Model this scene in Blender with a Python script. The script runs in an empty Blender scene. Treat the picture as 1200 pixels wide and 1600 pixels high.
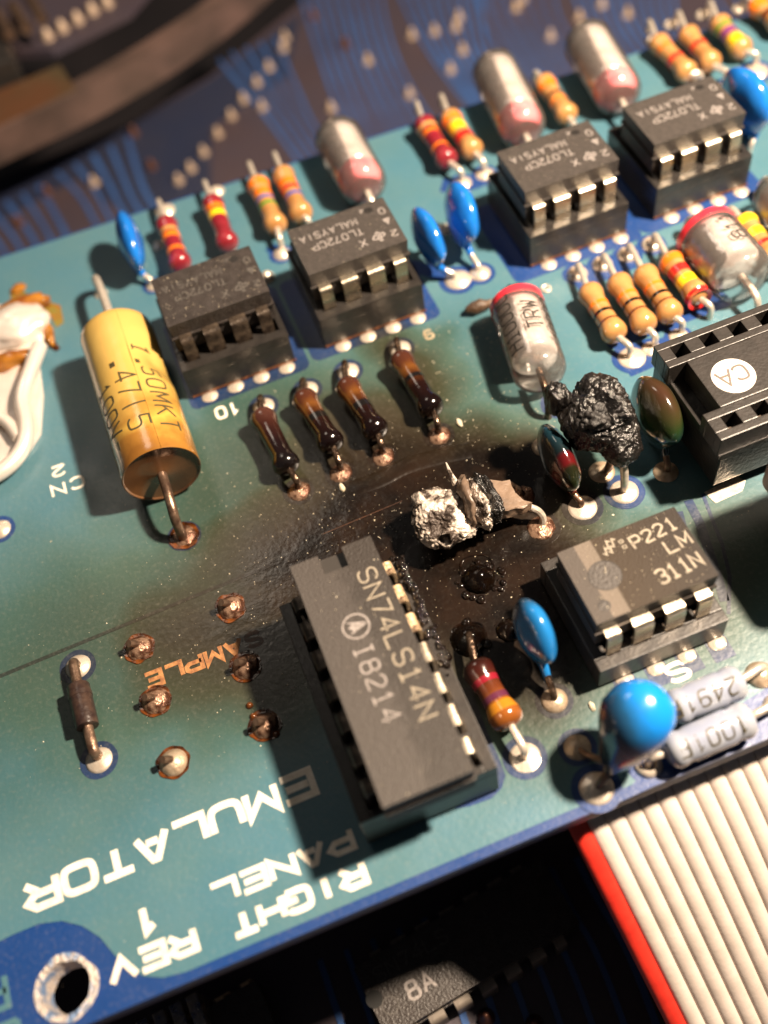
# Close-up of a scorched circuit board. Lengths below are millimetres; one Blender unit is one centimetre.
import bpy, bmesh, math, random
from mathutils import Vector, Matrix, noise
from mathutils.geometry import tessellate_polygon
random.seed(7)
scene = bpy.context.scene
COL = scene.collection
K = 0.1                                   # millimetre -> Blender unit

# ------------------------------------------------------------------ camera, world, lamp, exposure
cam_data = bpy.data.cameras.new('camera')
cam = bpy.data.objects.new('camera', cam_data)
COL.objects.link(cam)
CR = [[0.928177, -0.3537816, -0.1154385], [-0.3585202, -0.7669471, -0.5322174], [0.0997535, 0.535379, -0.8387005]]
cam.matrix_world = Matrix(((CR[0][0], -CR[1][0], -CR[2][0], [-2.2255, -71.9903, 75.0125][0]*K),
                           (CR[0][1], -CR[1][1], -CR[2][1], [-2.2255, -71.9903, 75.0125][1]*K),
                           (CR[0][2], -CR[1][2], -CR[2][2], [-2.2255, -71.9903, 75.0125][2]*K),
                           (0, 0, 0, 1)))
cam_data.sensor_fit = 'HORIZONTAL'
cam_data.sensor_width = 36.0
cam_data.lens = 1657.58/1200*36
cam_data.clip_start = 0.5
cam_data.clip_end = 200
cam_data.dof.use_dof = True
cam_data.dof.focus_distance = 8.5
cam_data.dof.aperture_fstop = 0.235
scene.camera = cam

world = bpy.data.worlds.new('World')
scene.world = world
world.use_nodes = True
world.node_tree.nodes['Background'].inputs['Color'].default_value = (0.78, 0.74, 0.74, 1)
world.node_tree.nodes['Background'].inputs['Strength'].default_value = 0.055

lamp_data = bpy.data.lights.new('desk_lamp_light', 'POINT')
lamp_data.energy = 43500
lamp_data.color = (1.0, 0.80, 0.60)
lamp_data.shadow_soft_size = 0.55
lamp = bpy.data.objects.new('desk_lamp_light', lamp_data)
lamp.location = (92*K, -47*K, 132*K)
COL.objects.link(lamp)

room_data = bpy.data.lights.new('ceiling_light', 'AREA')
room_data.shape = 'DISK'; room_data.size = 5.5
room_data.energy = 430
room_data.color = (1.0, 0.86, 0.70)
room = bpy.data.objects.new('ceiling_light', room_data)
room.location = (-28*K, 112*K, 175*K)
room.rotation_euler = (Vector((-28, 112, 175))-Vector((-8, -15, 0))).to_track_quat('Z', 'Y').to_euler()
COL.objects.link(room)

scene.view_settings.view_transform = 'Standard'
scene.view_settings.look = 'None'
scene.view_settings.exposure = 0.0
scene.view_settings.gamma = 1.0
scene.unit_settings.system = 'METRIC'
scene.unit_settings.scale_length = 0.01

# ------------------------------------------------------------------ materials
def srgb(h):
    h = h.lstrip('#')
    c = [int(h[i:i+2], 16)/255 for i in (0, 2, 4)]
    return tuple([x/12.92 if x <= .04045 else ((x+.055)/1.055)**2.4 for x in c] + [1.0])

def lin(*c): return (c[0], c[1], c[2], 1.0)

def nodes_of(m):
    m.use_nodes = True
    nt = m.node_tree
    return nt, nt.nodes, nt.links, nt.nodes['Principled BSDF']

# node group: how scorched the board is at a point of the board (0 clean .. 1 black tar)
def scorch_group():
    g = bpy.data.node_groups.new('scorch', 'ShaderNodeTree')
    g.interface.new_socket('Halo', in_out='OUTPUT', socket_type='NodeSocketFloat')
    g.interface.new_socket('Tar', in_out='OUTPUT', socket_type='NodeSocketFloat')
    n, l = g.nodes, g.links
    geo = n.new('ShaderNodeNewGeometry')
    nz = n.new('ShaderNodeTexNoise'); nz.inputs['Scale'].default_value = 0.8; nz.inputs['Detail'].default_value = 2.5
    l.new(geo.outputs['Position'], nz.inputs['Vector'])
    sub = n.new('ShaderNodeVectorMath'); sub.operation = 'SUBTRACT'; sub.inputs[1].default_value = (.5, .5, .5)
    l.new(nz.outputs['Color'], sub.inputs[0])
    mul = n.new('ShaderNodeVectorMath'); mul.operation = 'SCALE'; mul.inputs['Scale'].default_value = 1.1
    l.new(sub.outputs[0], mul.inputs[0])
    pos = n.new('ShaderNodeVectorMath'); pos.operation = 'ADD'
    l.new(geo.outputs['Position'], pos.inputs[0]); l.new(mul.outputs[0], pos.inputs[1])
    def blob(cx, cy, rx, ry, rot, inner, amp=1.0):
        s = n.new('ShaderNodeVectorMath'); s.operation = 'SUBTRACT'; s.inputs[1].default_value = (cx*K, cy*K, 0)
        l.new(pos.outputs[0], s.inputs[0])
        r = n.new('ShaderNodeVectorRotate'); r.rotation_type = 'Z_AXIS'; r.inputs['Angle'].default_value = -rot
        l.new(s.outputs[0], r.inputs['Vector'])
        m = n.new('ShaderNodeVectorMath'); m.operation = 'MULTIPLY'; m.inputs[1].default_value = (1/(rx*K), 1/(ry*K), 0)
        l.new(r.outputs[0], m.inputs[0])
        ln = n.new('ShaderNodeVectorMath'); ln.operation = 'LENGTH'
        l.new(m.outputs[0], ln.inputs[0])
        mr = n.new('ShaderNodeMapRange'); mr.interpolation_type = 'SMOOTHSTEP'
        mr.inputs['From Min'].default_value = 1.0; mr.inputs['From Max'].default_value = inner; mr.inputs['To Max'].default_value = amp
        l.new(ln.outputs['Value'], mr.inputs['Value'])
        return mr.outputs[0]
    def union(socks):
        cur = socks[0]
        for s in socks[1:]:
            a = n.new('ShaderNodeMath'); a.operation = 'MAXIMUM'
            l.new(cur, a.inputs[0]); l.new(s, a.inputs[1]); cur = a.outputs[0]
        return cur
    halo = union([blob(3, -24.5, 27, 16, .05, .25), blob(11, -30, 19, 21, 0, .4), blob(15.5, -10, 6.5, 13, .25, .1, .8),
                  blob(25, -40, 17, 12, 0, .2, .55), blob(-9, -29, 19, 15, .1, .1, .9), blob(-14, -27, 34, 19, 0, .1, .5), blob(3, -16, 30, 18, 0, .1, .6), blob(7, -17, 17, 12, .02, .2, .95)])
    tar = union([blob(5, -25.0, 20, 8.8, .03, .35), blob(8, -21, 14, 7, .03, .2, .8), blob(12.5, -34, 11, 13, .05, .5), blob(16, -25, 9, 8, 0, .3), blob(-6, -28.5, 11, 7.5, .1, .0, .85)])
    o = n.new('NodeGroupOutput')
    l.new(halo, o.inputs[0]); l.new(tar, o.inputs[1])
    return g
SCORCH = scorch_group()

def mat(name, color, rough=.5, metal=0.0, color2=None, scale=8.0, detail=4, bump=0.0, bscale=40.0, spec=.5,
        scorch=0.0, contrast=(.35, .65), coat=0.0, trans=0.0, ior=1.5, sss=0.0, aniso=None, rvar=0.0, coords='Object'):
    """Principled material: two colours mixed by noise, fine relief, and (for what stands on the board) the soot of the burn."""
    m = bpy.data.materials.new(name)
    nt, n, l, b = nodes_of(m)
    b.inputs['Roughness'].default_value = rough
    b.inputs['Metallic'].default_value = metal
    b.inputs['Specular IOR Level'].default_value = spec
    b.inputs['IOR'].default_value = ior
    b.inputs['Coat Weight'].default_value = coat
    b.inputs['Coat Roughness'].default_value = .08
    b.inputs['Transmission Weight'].default_value = trans
    if sss:
        b.inputs['Subsurface Weight'].default_value = sss
        b.inputs['Subsurface Radius'].default_value = (.05, .03, .02)
        b.inputs['Subsurface Scale'].default_value = 1.0
    tc = n.new('ShaderNodeTexCoord')
    csock = None
    nz = n.new('ShaderNodeTexNoise'); nz.inputs['Scale'].default_value = scale; nz.inputs['Detail'].default_value = detail
    l.new(tc.outputs[coords], nz.inputs['Vector'])
    if color2:
        mr = n.new('ShaderNodeMapRange'); mr.inputs['From Min'].default_value = contrast[0]; mr.inputs['From Max'].default_value = contrast[1]
        l.new(nz.outputs['Fac'], mr.inputs['Value'])
        mx = n.new('ShaderNodeMix'); mx.data_type = 'RGBA'
        mx.inputs['A'].default_value = color; mx.inputs['B'].default_value = color2
        l.new(mr.outputs[0], mx.inputs['Factor']); csock = mx.outputs['Result']
    if scorch:
        g = n.new('ShaderNodeGroup'); g.node_tree = SCORCH
        f1 = n.new('ShaderNodeMath'); f1.operation = 'MULTIPLY'; f1.inputs[1].default_value = scorch
        l.new(g.outputs['Halo'], f1.inputs[0])
        mx = n.new('ShaderNodeMix'); mx.data_type = 'RGBA'
        if csock: l.new(csock, mx.inputs['A'])
        else: mx.inputs['A'].default_value = color
        mx.inputs['B'].default_value = lin(.06, .035, .018)
        l.new(f1.outputs[0], mx.inputs['Factor'])
        f2 = n.new('ShaderNodeMath'); f2.operation = 'MULTIPLY'; f2.inputs[1].default_value = scorch
        l.new(g.outputs['Tar'], f2.inputs[0])
        mx2 = n.new('ShaderNodeMix'); mx2.data_type = 'RGBA'
        l.new(mx.outputs['Result'], mx2.inputs['A']); mx2.inputs['B'].default_value = lin(.012, .007, .004)
        l.new(f2.outputs[0], mx2.inputs['Factor'])
        csock = mx2.outputs['Result']
    if csock: l.new(csock, b.inputs['Base Color'])
    else: b.inputs['Base Color'].default_value = color
    if rvar:
        mr = n.new('ShaderNodeMapRange'); mr.inputs['From Min'].default_value = .3; mr.inputs['From Max'].default_value = .7
        mr.inputs['To Min'].default_value = max(.03, rough-rvar); mr.inputs['To Max'].default_value = min(1, rough+rvar)
        l.new(nz.outputs['Fac'], mr.inputs['Value']); l.new(mr.outputs[0], b.inputs['Roughness'])
    if bump:
        nb = n.new('ShaderNodeTexNoise'); nb.inputs['Scale'].default_value = bscale; nb.inputs['Detail'].default_value = 5
        l.new(tc.outputs[coords], nb.inputs['Vector'])
        bp = n.new('ShaderNodeBump'); bp.inputs['Strength'].default_value = bump; bp.inputs['Distance'].default_value = .02
        l.new(nb.outputs['Fac'], bp.inputs['Height']); l.new(bp.outputs[0], b.inputs['Normal'])
    return m

def board_mat(name, clean, halo_in, halo_out, rough):
    """Lacquered board surface: clean colour -> greenish brown halo -> black tar, with dust, flow marks and fine relief."""
    m = bpy.data.materials.new(name)
    nt, n, l, b = nodes_of(m)
    geo = n.new('ShaderNodeNewGeometry')
    P = geo.outputs['Position']
    g = n.new('ShaderNodeGroup'); g.node_tree = SCORCH
    nz = n.new('ShaderNodeTexNoise'); nz.inputs['Scale'].default_value = 1.6; nz.inputs['Detail'].default_value = 6
    l.new(P, nz.inputs['Vector'])
    # clean colour slightly mottled
    mr = n.new('ShaderNodeMapRange'); mr.inputs['From Min'].default_value = .3; mr.inputs['From Max'].default_value = .7
    l.new(nz.outputs['Fac'], mr.inputs['Value'])
    c0 = n.new('ShaderNodeMix'); c0.data_type = 'RGBA'
    c0.inputs['A'].default_value = clean
    c0.inputs['B'].default_value = (clean[0]*1.25+.004, clean[1]*1.06, clean[2]*.92, 1)
    l.new(mr.outputs[0], c0.inputs['Factor'])
    # halo: first darkens to green, then to brown
    ramp = n.new('ShaderNodeValToRGB')
    e = ramp.color_ramp.elements
    e[0].position = 0; e[0].color = (1, 1, 1, 1)
    e[1].position = 1; e[1].color = (.25, .11, .05, 1)
    a = e.new(.35); a.color = (.62, .62, .42, 1)
    a = e.new(.7); a.color = (.30, .24, .09, 1)
    l.new(g.outputs['Halo'], ramp.inputs['Fac'])
    c1 = n.new('ShaderNodeMix'); c1.data_type = 'RGBA'; c1.blend_type = 'MULTIPLY'; c1.inputs['Factor'].default_value = 1
    l.new(c0.outputs['Result'], c1.inputs['A']); l.new(ramp.outputs['Color'], c1.inputs['B'])
    # a brown film over it
    c2 = n.new('ShaderNodeMix'); c2.data_type = 'RGBA'; c2.inputs['B'].default_value = lin(.030, .019, .009)
    f = n.new('ShaderNodeMath'); f.operation = 'MULTIPLY'; f.inputs[1].default_value = .7
    l.new(g.outputs['Halo'], f.inputs[0]); l.new(f.outputs[0], c2.inputs['Factor'])
    l.new(c1.outputs['Result'], c2.inputs['A'])
    nz2 = n.new('ShaderNodeTexNoise'); nz2.inputs['Scale'].default_value = 3.0; nz2.inputs['Detail'].default_value = 6
    l.new(P, nz2.inputs['Vector'])
    tarc = n.new('ShaderNodeMix'); tarc.data_type = 'RGBA'
    tarc.inputs['A'].default_value = lin(.0035, .002, .0013); tarc.inputs['B'].default_value = lin(.013, .0062, .003)
    mr2 = n.new('ShaderNodeMapRange'); mr2.inputs['From Min'].default_value = .38; mr2.inputs['From Max'].default_value = .75
    l.new(nz2.outputs['Fac'], mr2.inputs['Value']); l.new(mr2.outputs[0], tarc.inputs['Factor'])
    c3 = n.new('ShaderNodeMix'); c3.data_type = 'RGBA'
    l.new(c2.outputs['Result'], c3.inputs['A']); l.new(tarc.outputs['Result'], c3.inputs['B'])
    l.new(g.outputs['Tar'], c3.inputs['Factor'])
    # pale dust film in patches
    nd = n.new('ShaderNodeTexNoise'); nd.inputs['Scale'].default_value = 30; nd.inputs['Detail'].default_value = 8
    l.new(P, nd.inputs['Vector'])
    mrd = n.new('ShaderNodeMapRange'); mrd.inputs['From Min'].default_value = .52; mrd.inputs['From Max'].default_value = .8; mrd.inputs['To Max'].default_value = .13
    l.new(nd.outputs['Fac'], mrd.inputs['Value'])
    inv = n.new('ShaderNodeMath'); inv.operation = 'MULTIPLY_ADD'; inv.inputs[1].default_value = -.8; inv.inputs[2].default_value = 1
    l.new(g.outputs['Tar'], inv.inputs[0])
    dm = n.new('ShaderNodeMath'); dm.operation = 'MULTIPLY'; l.new(mrd.outputs[0], dm.inputs[0]); l.new(inv.outputs[0], dm.inputs[1])
    c4 = n.new('ShaderNodeMix'); c4.data_type = 'RGBA'; c4.inputs['B'].default_value = lin(.3, .27, .22)
    l.new(c3.outputs['Result'], c4.inputs['A']); l.new(dm.outputs[0], c4.inputs['Factor'])
    l.new(c4.outputs['Result'], b.inputs['Base Color'])
    # roughness
    rr = n.new('ShaderNodeMapRange'); rr.inputs['From Min'].default_value = .3; rr.inputs['From Max'].default_value = .7
    rr.inputs['To Min'].default_value = rough-.08; rr.inputs['To Max'].default_value = rough+.1
    l.new(nz2.outputs['Fac'], rr.inputs['Value'])
    rm = n.new('ShaderNodeMix'); rm.data_type = 'FLOAT'; rm.inputs[3].default_value = .2
    l.new(rr.outputs[0], rm.inputs[2]); l.new(g.outputs['Tar'], rm.inputs[0]); l.new(rm.outputs[0], b.inputs['Roughness'])
    b.inputs['Specular IOR Level'].default_value = .45
    b.inputs['Coat Weight'].default_value = 0.25; b.inputs['Coat Roughness'].default_value = .3
    # relief: fine orange peel, and slow waves where the laminate blistered
    n1 = n.new('ShaderNodeTexNoise'); n1.inputs['Scale'].default_value = 22; n1.inputs['Detail'].default_value = 4
    l.new(P, n1.inputs['Vector'])
    n2 = n.new('ShaderNodeTexNoise'); n2.inputs['Scale'].default_value = 1.7; n2.inputs['Detail'].default_value = 2; n2.inputs['Distortion'].default_value = .8
    l.new(P, n2.inputs['Vector'])
    t = n.new('ShaderNodeMath'); t.operation = 'MULTIPLY'
    l.new(n2.outputs['Fac'], t.inputs[0]); l.new(g.outputs['Tar'], t.inputs[1])
    t2 = n.new('ShaderNodeMath'); t2.operation = 'MULTIPLY_ADD'; t2.inputs[1].default_value = 5
    l.new(t.outputs[0], t2.inputs[0]); l.new(n1.outputs['Fac'], t2.inputs[2])
    bp = n.new('ShaderNodeBump'); bp.inputs['Strength'].default_value = .22; bp.inputs['Distance'].default_value = .012
    l.new(t2.outputs[0], bp.inputs['Height']); l.new(bp.outputs[0], b.inputs['Normal']); l.new(bp.outputs[0], b.inputs['Coat Normal'])
    return m

def clear_plastic():
    """Thin walled clear plastic: mostly see-through, mirror-like at grazing angles and where the lamp glints."""
    m = bpy.data.materials.new('clear_polystyrene'); m.use_nodes = True
    nt = m.node_tree; n, l = nt.nodes, nt.links
    n.remove(n['Principled BSDF'])
    tr = n.new('ShaderNodeBsdfTransparent'); tr.inputs['Color'].default_value = (.98, .96, .95, 1)
    gl = n.new('ShaderNodeBsdfGlossy'); gl.inputs['Roughness'].default_value = .12
    df = n.new('ShaderNodeBsdfDiffuse'); df.inputs['Color'].default_value = (.8, .72, .66, 1)
    fr = n.new('ShaderNodeFresnel'); fr.inputs['IOR'].default_value = 1.55
    mm_ = n.new('ShaderNodeMath'); mm_.operation = 'MULTIPLY_ADD'; mm_.inputs[1].default_value = .9; mm_.inputs[2].default_value = .02
    l.new(fr.outputs[0], mm_.inputs[0])
    m0 = n.new('ShaderNodeMixShader'); m0.inputs[0].default_value = .07
    l.new(tr.outputs[0], m0.inputs[1]); l.new(df.outputs[0], m0.inputs[2])
    m1 = n.new('ShaderNodeMixShader'); l.new(mm_.outputs[0], m1.inputs[0])
    l.new(m0.outputs[0], m1.inputs[1]); l.new(gl.outputs[0], m1.inputs[2])
    l.new(m1.outputs[0], n['Material Output'].inputs['Surface'])
    return m

M = {}
M['teal'] = board_mat('teal_lacquer_over_copper', lin(.050, .142, .192), None, None, .42)
M['blue'] = board_mat('blue_lacquer', lin(.005, .038, .17), None, None, .4)
M['gap'] = board_mat('dark_gap_lacquer', lin(.018, .045, .07), None, None, .42)
M['laminate'] = mat('laminate_edge', lin(.012, .05, .16), .55, color2=lin(.05, .07, .09), scale=14)
M['silk'] = mat('white_lettering_ink', lin(.86, .80, .70), .6, color2=lin(.72, .64, .52), scale=12, bump=.3, bscale=60, scorch=.0)
M['silk_brown'] = mat('browned_lettering_ink', lin(.36, .17, .06), .6, color2=lin(.20, .08, .03), scale=20, bump=.3, bscale=60)
M['silk_soot'] = mat('sooted_lettering_ink', lin(.08, .03, .012), .5, color2=lin(.03, .012, .006), scale=20)
M['silk_tan'] = mat('faded_lettering_ink', lin(.40, .33, .22), .6, color2=lin(.3, .22, .13), scale=20)
M['solder'] = mat('bright_solder', lin(.76, .68, .58), .32, .55, color2=lin(.60, .50, .40), scale=10, bump=.35, bscale=14, rvar=.1)
M['solder_dull'] = mat('dull_solder', lin(.52, .42, .31), .42, .5, color2=lin(.34, .25, .17), scale=16, bump=.4, bscale=30, rvar=.12)
M['solder_burnt'] = mat('browned_solder', lin(.40, .25, .17), .28, .6, color2=lin(.085, .035, .02), scale=16, detail=6, bump=.6, bscale=35, rvar=.12, contrast=(.40, .6))
M['solder_tar'] = mat('tarred_solder', lin(.0018, .001, .0008), .06, 0, color2=lin(.004, .002, .001), scale=14, bump=.5, bscale=14)
M['flux'] = mat('amber_flux', lin(.13, .038, .008), .1, 0, color2=lin(.02, .007, .003), scale=9, bump=.5, bscale=18, contrast=(.4, .6))
M['flux_orange'] = mat('orange_flux', lin(.36, .15, .02), .12, 0, color2=lin(.16, .05, .01), scale=6, bump=.4, bscale=14)
M['epoxy_long'] = None
M['flux_stain'] = mat('amber_flux_stain', lin(.16, .16, .03), .3, 0, color2=lin(.24, .10, .015), scale=9)
M['wire'] = mat('tinned_wire', lin(.78, .70, .60), .3, .6, color2=lin(.6, .52, .44), scale=30, bump=.15, bscale=30)
M['wire_burnt'] = mat('smoked_wire', lin(.25, .17, .12), .22, .9, color2=lin(.05, .03, .022), scale=14, bump=.5, bscale=30)
M['wire_dark'] = mat('oxidised_wire', lin(.14, .085, .06), .35, .8, color2=lin(.3, .2, .14), scale=14, bump=.3, bscale=30)
M['wire_dull'] = mat('shade_darkened_lead', lin(.20, .17, .14), .5, .3, color2=lin(.12, .1, .085), scale=12)  # darkened lead, with the shade below the board put into its colour
M['tin'] = mat('tinned_chip_lead', lin(.78, .70, .58), .32, 1.0, color2=lin(.62, .52, .38), scale=14, bump=.15, bscale=30, rvar=.1)
M['tin_soot'] = mat('sooty_chip_lead', lin(.10, .075, .055), .38, .5, color2=lin(.025, .018, .014), scale=14, bump=.4, bscale=30)
M['tin_gold'] = mat('heat_tinted_lead', lin(.62, .45, .27), .38, .5, color2=lin(.06, .03, .015), scale=16, detail=7, bump=.9, bscale=30, contrast=(.46, .62))
M['epoxy'] = mat('matt_chip_epoxy', lin(.052, .044, .040), .5, 0, color2=lin(.036, .031, .028), scale=22, bump=.3, bscale=45, spec=.45)
M['epoxy_soot_shade'] = mat('soot_and_shade_epoxy', lin(.040, .033, .030), .42, 0, color2=lin(.024, .019, .017), scale=10, bump=.5, bscale=40)  # soot on the far-row chip, painted shade on the lower board's chip
M['socket'] = mat('black_socket_plastic', lin(.018, .016, .015), .28, 0, color2=lin(.026, .023, .021), scale=10, bump=.2, bscale=25)
M['socket_grey'] = mat('grainy_socket_plastic', lin(.028, .024, .022), .38, 0, color2=lin(.02, .0175, .016), scale=12, bump=.15, bscale=35)
M['hole'] = mat('dark_contact_hole', lin(.004, .004, .004), .7)
M['print_grey'] = mat('chip_print', lin(.30, .27, .26), .6, color2=lin(.18, .16, .15), scale=40)
M['print_faint'] = mat('soot_and_shade_print', lin(.10, .09, .082), .6, color2=lin(.05, .045, .04), scale=40)
M['print_tan'] = mat('tan_chip_print', lin(.30, .26, .20), .6, color2=lin(.2, .17, .13), scale=40)
M['print_black'] = mat('black_print', lin(.02, .017, .014), .5)
M['print_olive'] = mat('olive_print', lin(.055, .045, .018), .5)
M['disc_blue'] = mat('glossy_blue_dip', lin(.012, .16, .56), .16, 0, color2=lin(.008, .12, .46), scale=6, bump=.12, bscale=16, coat=.6)
M['disc_smoked'] = mat('smoked_blue_dip', lin(.012, .13, .34), .2, 0, color2=lin(.03, .035, .03), scale=7, bump=.2, bscale=16, coat=.5, contrast=(.48, .66))
M['char'] = mat('glossy_charcoal', lin(.006, .005, .0048), .2, 0, color2=lin(.014, .012, .011), scale=10, bump=1.0, bscale=40, spec=.9)
M['char_matt'] = mat('matt_charcoal', lin(.026, .023, .022), .5, 0, color2=lin(.012, .011, .011), scale=18, bump=1.0, bscale=30)
M['ash'] = mat('pale_ash_crust', lin(.66, .57, .49), .4, .3, color2=lin(.045, .032, .025), scale=7, detail=9, bump=1.0, bscale=26, contrast=(.44, .56), rvar=.15)
M['ash_brown'] = mat('brown_burnt_resin', lin(.20, .14, .10), .4, 0, color2=lin(.09, .06, .042), scale=6, bump=.5, bscale=16)
M['foil'] = mat('crinkled_foil', lin(.80, .75, .71), .22, .5, color2=lin(.52, .46, .43), scale=5, detail=6, bump=1.0, bscale=6, rvar=.1)
M['clear'] = clear_plastic()
M['pink'] = mat('pink_end_seal', lin(.62, .10, .13), .18, 0, color2=lin(.74, .26, .28), scale=6, sss=.1, coat=.6)
M['red_ring'] = mat('red_polarity_ring', lin(.70, .03, .05), .3, coat=.4)
M['tan_body'] = mat('tan_resistor_paint', lin(.44, .23, .08), .22, 0, color2=lin(.36, .17, .055), scale=8, bump=.08, bscale=20, coat=.5)
M['red_body'] = mat('crimson_resistor_paint', lin(.24, .02, .03), .2, 0, color2=lin(.17, .014, .02), scale=8, bump=.08, bscale=20, coat=.5)
M['burnt_body'] = None
M['black_body'] = mat('black_diode_glass', lin(.022, .013, .012), .3, 0, color2=lin(.05, .03, .022), scale=12, bump=.3, bscale=25)
M['precision'] = mat('pale_blue_grey_enamel', lin(.24, .27, .36), .28, 0, color2=lin(.31, .33, .37), scale=5, bump=.1, bscale=16, coat=.4)
M['film_yellow'] = None
BAND = {'brown': lin(.10, .025, .01), 'black': lin(.006, .005, .005), 'red': lin(.55, .02, .015), 'orange': lin(.75, .17, .012),
        'yellow': lin(.85, .55, .015), 'green': lin(.05, .22, .02), 'blue': lin(.03, .07, .35), 'violet': lin(.16, .03, .16),
        'plum': lin(.085, .018, .04), 'amber': lin(.38, .15, .012), 'gold': lin(.55, .33, .06), 'darkred': lin(.20, .01, .02), 'tan': lin(.5, .25, .08)}
for k_, c_ in BAND.items():
    M['band_'+k_] = mat('band_'+k_, c_, .22, 0, coat=.5)
M['ribbon'] = mat('grey_cable_insulation', lin(.60, .52, .47), .36, 0, color2=lin(.53, .46, .41), scale=5, bump=.1, bscale=20, spec=.5)
M['ribbon_red'] = mat('red_cable_insulation', lin(.65, .035, .02), .35, 0, color2=lin(.5, .025, .015), scale=6, bump=.1, bscale=20)
M['bg_base'] = mat('dark_board_laminate', lin(.044, .036, .050), .45, 0, color2=lin(.052, .036, .042), scale=.8, bump=.2, bscale=10)
M['bg_plane'] = mat('dark_blue_board', lin(.016, .022, .05), .4, 0, color2=lin(.024, .026, .045), scale=.7, bump=.2, bscale=8)
M['bg_trace'] = mat('blue_lacquered_trace', lin(.034, .095, .27), .35, 0, color2=lin(.03, .065, .18), scale=1.2, bump=.1, bscale=10)
M['bg_solder'] = mat('tan_solder_dot', lin(.46, .35, .26), .5, .1, color2=lin(.33, .24, .18), scale=10, bump=.3, bscale=10)
M['bg_solder_dark'] = mat('brown_solder_dot', lin(.14, .06, .04), .4, .5, color2=lin(.07, .03, .02), scale=10)
M['rim'] = mat('pinkish_metal_rim', lin(.15, .095, .08), .3, .3, color2=lin(.07, .05, .042), scale=1.2, bump=.2, bscale=6)
M['olive'] = mat('olive_varnish', lin(.055, .04, .02), .4, 0, color2=lin(.08, .035, .016), scale=1.0, bump=.3, bscale=6)
M['bare_copper'] = mat('scraped_copper', lin(.62, .54, .48), .42, .45, color2=lin(.16, .25, .42), scale=14, detail=8, bump=1.0, bscale=35, contrast=(.46, .62), rvar=.15)
M['rust'] = mat('browned_socket_edge', lin(.22, .08, .03), .4, 0, color2=lin(.06, .025, .012), scale=14)
M['beige'] = mat('pinkish_beige_plastic', lin(.50, .34, .28), .4, 0, color2=lin(.44, .30, .25), scale=4, bump=.2, bscale=20)
M['crumb'] = mat('pale_crumb', lin(.62, .56, .44), .4, 0, color2=lin(.30, .25, .16), scale=3, coords='Object')
M['tar'] = mat('boiled_black_tar', lin(.004, .003, .0025), .06, 0, color2=lin(.010, .005, .003), scale=8, bump=.35, bscale=12, spec=.7)
M['lug'] = mat('shiny_tinned_lug', lin(.80, .72, .65), .36, .4, color2=lin(.66, .58, .52), scale=3, bump=.4, bscale=4, rvar=.12)
M['label_white'] = mat('white_round_mark', lin(.75, .71, .66), .5, color2=lin(.55, .5, .45), scale=12, bump=.3, bscale=30)

def graded_mat(name, stops, axis='Y', span=(-3.5, 3.5), noise_amt=.18, rough=.2, spec=.6, bump=.4, bscale=18, nscale=7, coat=.5):
    """Colour that runs along the thing's own length (scorch marks, varnish, painted shade), broken up by noise."""
    m = bpy.data.materials.new(name)
    nt, n, l, b = nodes_of(m)
    tc = n.new('ShaderNodeTexCoord'); sp = n.new('ShaderNodeSeparateXYZ')
    l.new(tc.outputs['Object'], sp.inputs[0])
    mr = n.new('ShaderNodeMapRange'); mr.inputs['From Min'].default_value = span[0]*K; mr.inputs['From Max'].default_value = span[1]*K
    l.new(sp.outputs[axis], mr.inputs['Value'])
    nz = n.new('ShaderNodeTexNoise'); nz.inputs['Scale'].default_value = nscale; nz.inputs['Detail'].default_value = 6
    l.new(tc.outputs['Object'], nz.inputs['Vector'])
    s = n.new('ShaderNodeMath'); s.operation = 'SUBTRACT'; s.inputs[1].default_value = .5; l.new(nz.outputs['Fac'], s.inputs[0])
    a = n.new('ShaderNodeMath'); a.operation = 'MULTIPLY_ADD'; a.inputs[1].default_value = noise_amt*2
    l.new(s.outputs[0], a.inputs[0]); l.new(mr.outputs[0], a.inputs[2])
    r = n.new('ShaderNodeValToRGB'); e = r.color_ramp.elements
    e[0].position, e[0].color = stops[0]; e[1].position, e[1].color = stops[-1]
    for p, c in stops[1:-1]:
        x = e.new(p); x.color = c
    l.new(a.outputs[0], r.inputs['Fac']); l.new(r.outputs['Color'], b.inputs['Base Color'])
    b.inputs['Roughness'].default_value = rough; b.inputs['Specular IOR Level'].default_value = spec
    b.inputs['Coat Weight'].default_value = coat; b.inputs['Coat Roughness'].default_value = .08
    nb = n.new('ShaderNodeTexNoise'); nb.inputs['Scale'].default_value = bscale; nb.inputs['Detail'].default_value = 5
    l.new(tc.outputs['Object'], nb.inputs['Vector'])
    bp = n.new('ShaderNodeBump'); bp.inputs['Strength'].default_value = bump; bp.inputs['Distance'].default_value = .015
    l.new(nb.outputs['Fac'], bp.inputs['Height']); l.new(bp.outputs[0], b.inputs['Normal'])
    return m

# ------------------------------------------------------------------ mesh helpers (millimetres)
def new_bm(): return bmesh.new()

def box(bm, x0, x1, y0, y1, z0, z1, tx=0.0, ty=0.0, m=None):
    """Box; tx, ty pull the top face in on each side."""
    v = [(x0, y0, z0), (x1, y0, z0), (x1, y1, z0), (x0, y1, z0),
         (x0+tx, y0+ty, z1), (x1-tx, y0+ty, z1), (x1-tx, y1-ty, z1), (x0+tx, y1-ty, z1)]
    vs = [bm.verts.new(m @ Vector(p) if m else p) for p in v]
    for f in ((3, 2, 1, 0), (4, 5, 6, 7), (0, 1, 5, 4), (1, 2, 6, 5), (2, 3, 7, 6), (3, 0, 4, 7)):
        bm.faces.new([vs[i] for i in f])

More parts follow.
